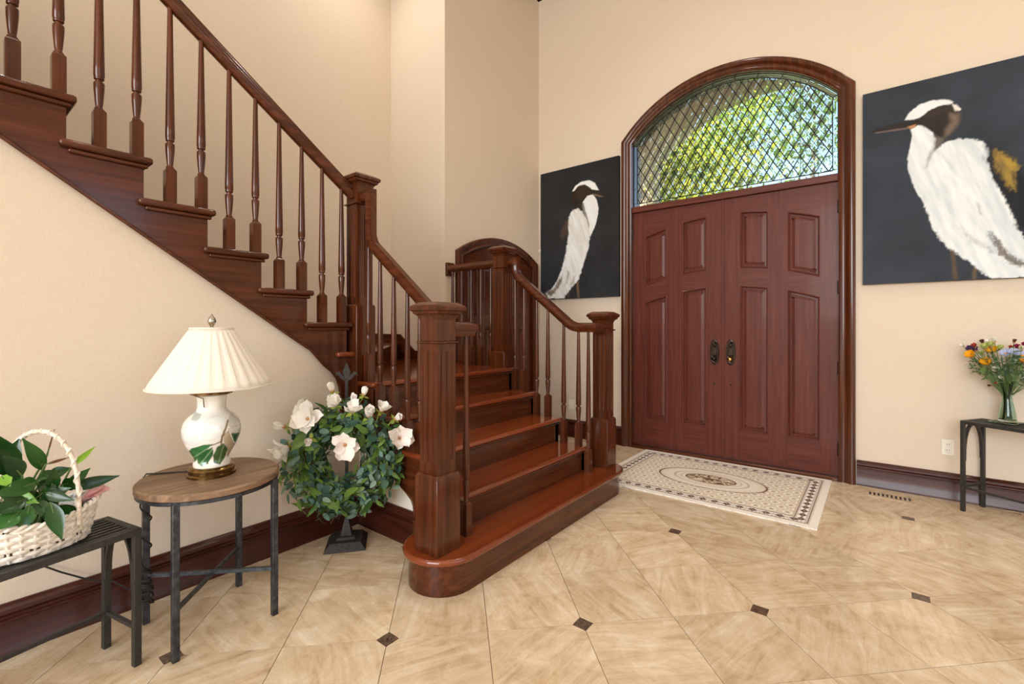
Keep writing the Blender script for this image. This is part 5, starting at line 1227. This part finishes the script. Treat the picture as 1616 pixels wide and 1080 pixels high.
def cut_flower(kind, label, px, py, dd, npet, opn, sc=1.0, face=None, layers=1):
    p = bouquet_pos(px, py, dd); e = thing('cut_' + kind + '_flower', label, 'flower', p, group='cut flowers in the glass vase')
    f = Vector(face) if face else ((p - top).normalized() + (Vector((0, 0, CAM_H)) - p).normalized() * 0.8); f.normalize()
    rot = f.to_track_quat('Z', 'Y').to_matrix().to_4x4()
    c = obj('center', CEN, None, e); sc *= 1.35; c.matrix_local = rot @ Matrix.Scale(sc, 4)
    for k in range(npet):
        lay = k % layers; o = obj('petal', PO[kind], None, e)
        o.matrix_local = rot @ Matrix.Scale(sc * (1 - 0.2 * lay), 4) @ Matrix.Translation((0, 0, 0.006 * lay)) @ Matrix.Rotation(2 * PI * k / npet + RG.uniform(-.2, .2), 4, 'Z') @ Matrix.Rotation(R(90) - opn + 0.4 * lay, 4, 'X')
    pts = [q_ - Vector(p) for q_ in stem_pts(p)]; MB().tube(pts, 0.0022, 5).build('stem', 'paper_stem', e, smooth=60)
bp = lambda x, y: (1490 + x / 6.746, 520 + y / 6.746)
for kind, label, x, y, dd, npt, opn, sc, ly_ in (
    ('orange', 'orange poppy bloom leaning out beside the purple spray in the glass vase', 308, 290, -0.02, 6, 1.0, 1.0, 1), ('orange', 'low drooping orange poppy bloom in front of green leaves in the glass vase', 470, 372, -0.03, 6, 0.9, 1.1, 1),
    ('orange', 'upper orange poppy bloom below the white buds in the glass vase', 515, 248, 0.0, 6, 1.1, 1.0, 1), ('orange', 'orange poppy bloom under the pale blue flowers in the glass vase', 835, 352, -0.02, 6, 1.0, 1.0, 1),
    ('blue', 'pale blue flower beside the dark leaf in the glass vase', 655, 262, -0.02, 9, 1.3, 1.1, 1), ('blue', 'pale blue flower between green spray and pink bloom in the glass vase', 735, 248, -0.02, 9, 1.3, 1.0, 1), ('blue', 'pale blue flower above the orange poppy at the far side of the vase', 822, 285, -0.02, 9, 1.3, 1.1, 1),
    ('white', 'round white bud at the top of the bouquet', 535, 135, 0.0, 10, 0.7, 1.3, 2), ('white', 'cream white bud cluster beside the brown seed head', 470, 140, 0.0, 8, 0.9, 1.1, 1), ('white', 'small white blossom low on the vase side of the bouquet', 560, 435, -0.03, 8, 1.2, 1.2, 1), ('white', 'tiny white blossom just above the vase mouth', 608, 512, -0.03, 6, 1.2, 0.7, 1),
    ('white', 'pale drooping white flower at the outer edge of the bouquet', 205, 180, 0.0, 7, 0.9, 0.9, 1),
    ('magenta', 'magenta bloom at the far top of the bouquet', 770, 205, 0.01, 10, 0.9, 1.1, 2), ('magenta', 'magenta bloom half behind the cream flower', 845, 185, 0.01, 10, 0.9, 1.1, 2), ('cream', 'cream pink flower between the magenta blooms', 812, 222, -0.01, 8, 0.8, 1.2, 2),
    ('purple', 'dark purple spray beside the orange poppy', 330, 235, 0.0, 16, 1.1, 1.5, 2), ('purple', 'dark purple spray below the rusty red bloom', 285, 215, 0.0, 14, 1.1, 1.3, 2), ('red', 'rusty red bloom at the upper outer edge of the bouquet', 335, 190, 0.0, 12, 0.9, 1.2, 2), ('red', 'rusty red bloom behind the pale blue flowers', 705, 205, 0.02, 10, 0.9, 0.9, 2),
    ('lime', 'lime green blossom cluster in the middle of the bouquet', 440, 205, -0.01, 14, 1.0, 1.6, 2), ('lime', 'lime green blossom cluster below the white bud', 500, 185, -0.01, 14, 1.0, 1.5, 2), ('lime', 'lime green blossom cluster beside the dark leaf', 600, 215, 0.0, 14, 1.0, 1.4, 2), ('lime', 'small lime blossom next to the purple spray', 415, 262, -0.02, 10, 1.0, 1.0, 2),
    ('brown', 'dark brown seed head at the top of the bouquet', 415, 148, 0.01, 9, 0.8, 1.2, 1), ('brown', 'brown seed head between white bud and magenta bloom', 745, 140, 0.02, 9, 0.8, 1.0, 1), ('brown', 'hanging brown seed head beside the vase neck', 500, 595, -0.01, 6, 0.8, 0.8, 1), ('red', 'small rusty bud hanging at the vase mouth', 565, 572, -0.02, 6, 0.6, 0.8, 1)):
    p = bp(x, y); cut_flower(kind, label, p[0], p[1], dd, npt, opn, sc, None, ly_)
fo = thing('bouquet_greenery', 'loose green and grey foliage filling the bouquet in the glass vase', 'foliage', (VX, VY, VZ + 0.02))
FL = [leaf_mesh('leaf', 0.05, 0.014, 'filler_leaf', 0.2, 0.2), leaf_mesh('leaf', 0.045, 0.018, 'filler_teal', 0.2, 0.2), leaf_mesh('leaf', 0.075, 0.030, 'filler_leaf', 0.2, 0.2)]
org = Vector(fo.location); sprig = MB()
for i in range(84):
    a = RG.uniform(0, 2 * PI); rr = 0.235 * math.sqrt(RG.random()); p = Vector((VX + rr * math.cos(a), VY + rr * 0.72 * math.sin(a), VZ + 0.27 + 0.29 * RG.uniform(0.30, 1.0) - rr * 0.38))
    sp = stem_pts(p); sprig.tube([q_ - org for q_ in (sp if i < 10 else sp[1:])], 0.0012, 5)
    for k in range(5):
        t = 0.45 + 0.55 * k / 4; q_ = sp[2].lerp(sp[3], (t - 0.3) / 0.7); d = (sp[3] - sp[2]).normalized() * 0.5 + Vector((RG.uniform(-1, 1), RG.uniform(-1, 1), RG.uniform(-.6, .6)))
        o = obj('leaf', FL[2] if (i % 9 == 0 and k == 2) else FL[i % 2], None, fo); o.matrix_local = frame(q_ - org, d, Vector((0, 0, 1)) + Vector((RG.uniform(-.5, .5), RG.uniform(-.5, .5), 0)), 0, RG.uniform(0.6, 1.1))
o = sprig.build('stems', 'paper_stem', fo); o['kind'] = 'stuff'

for o in WORLD_EMPTIES:
    if '_w' in o: del o['_w']
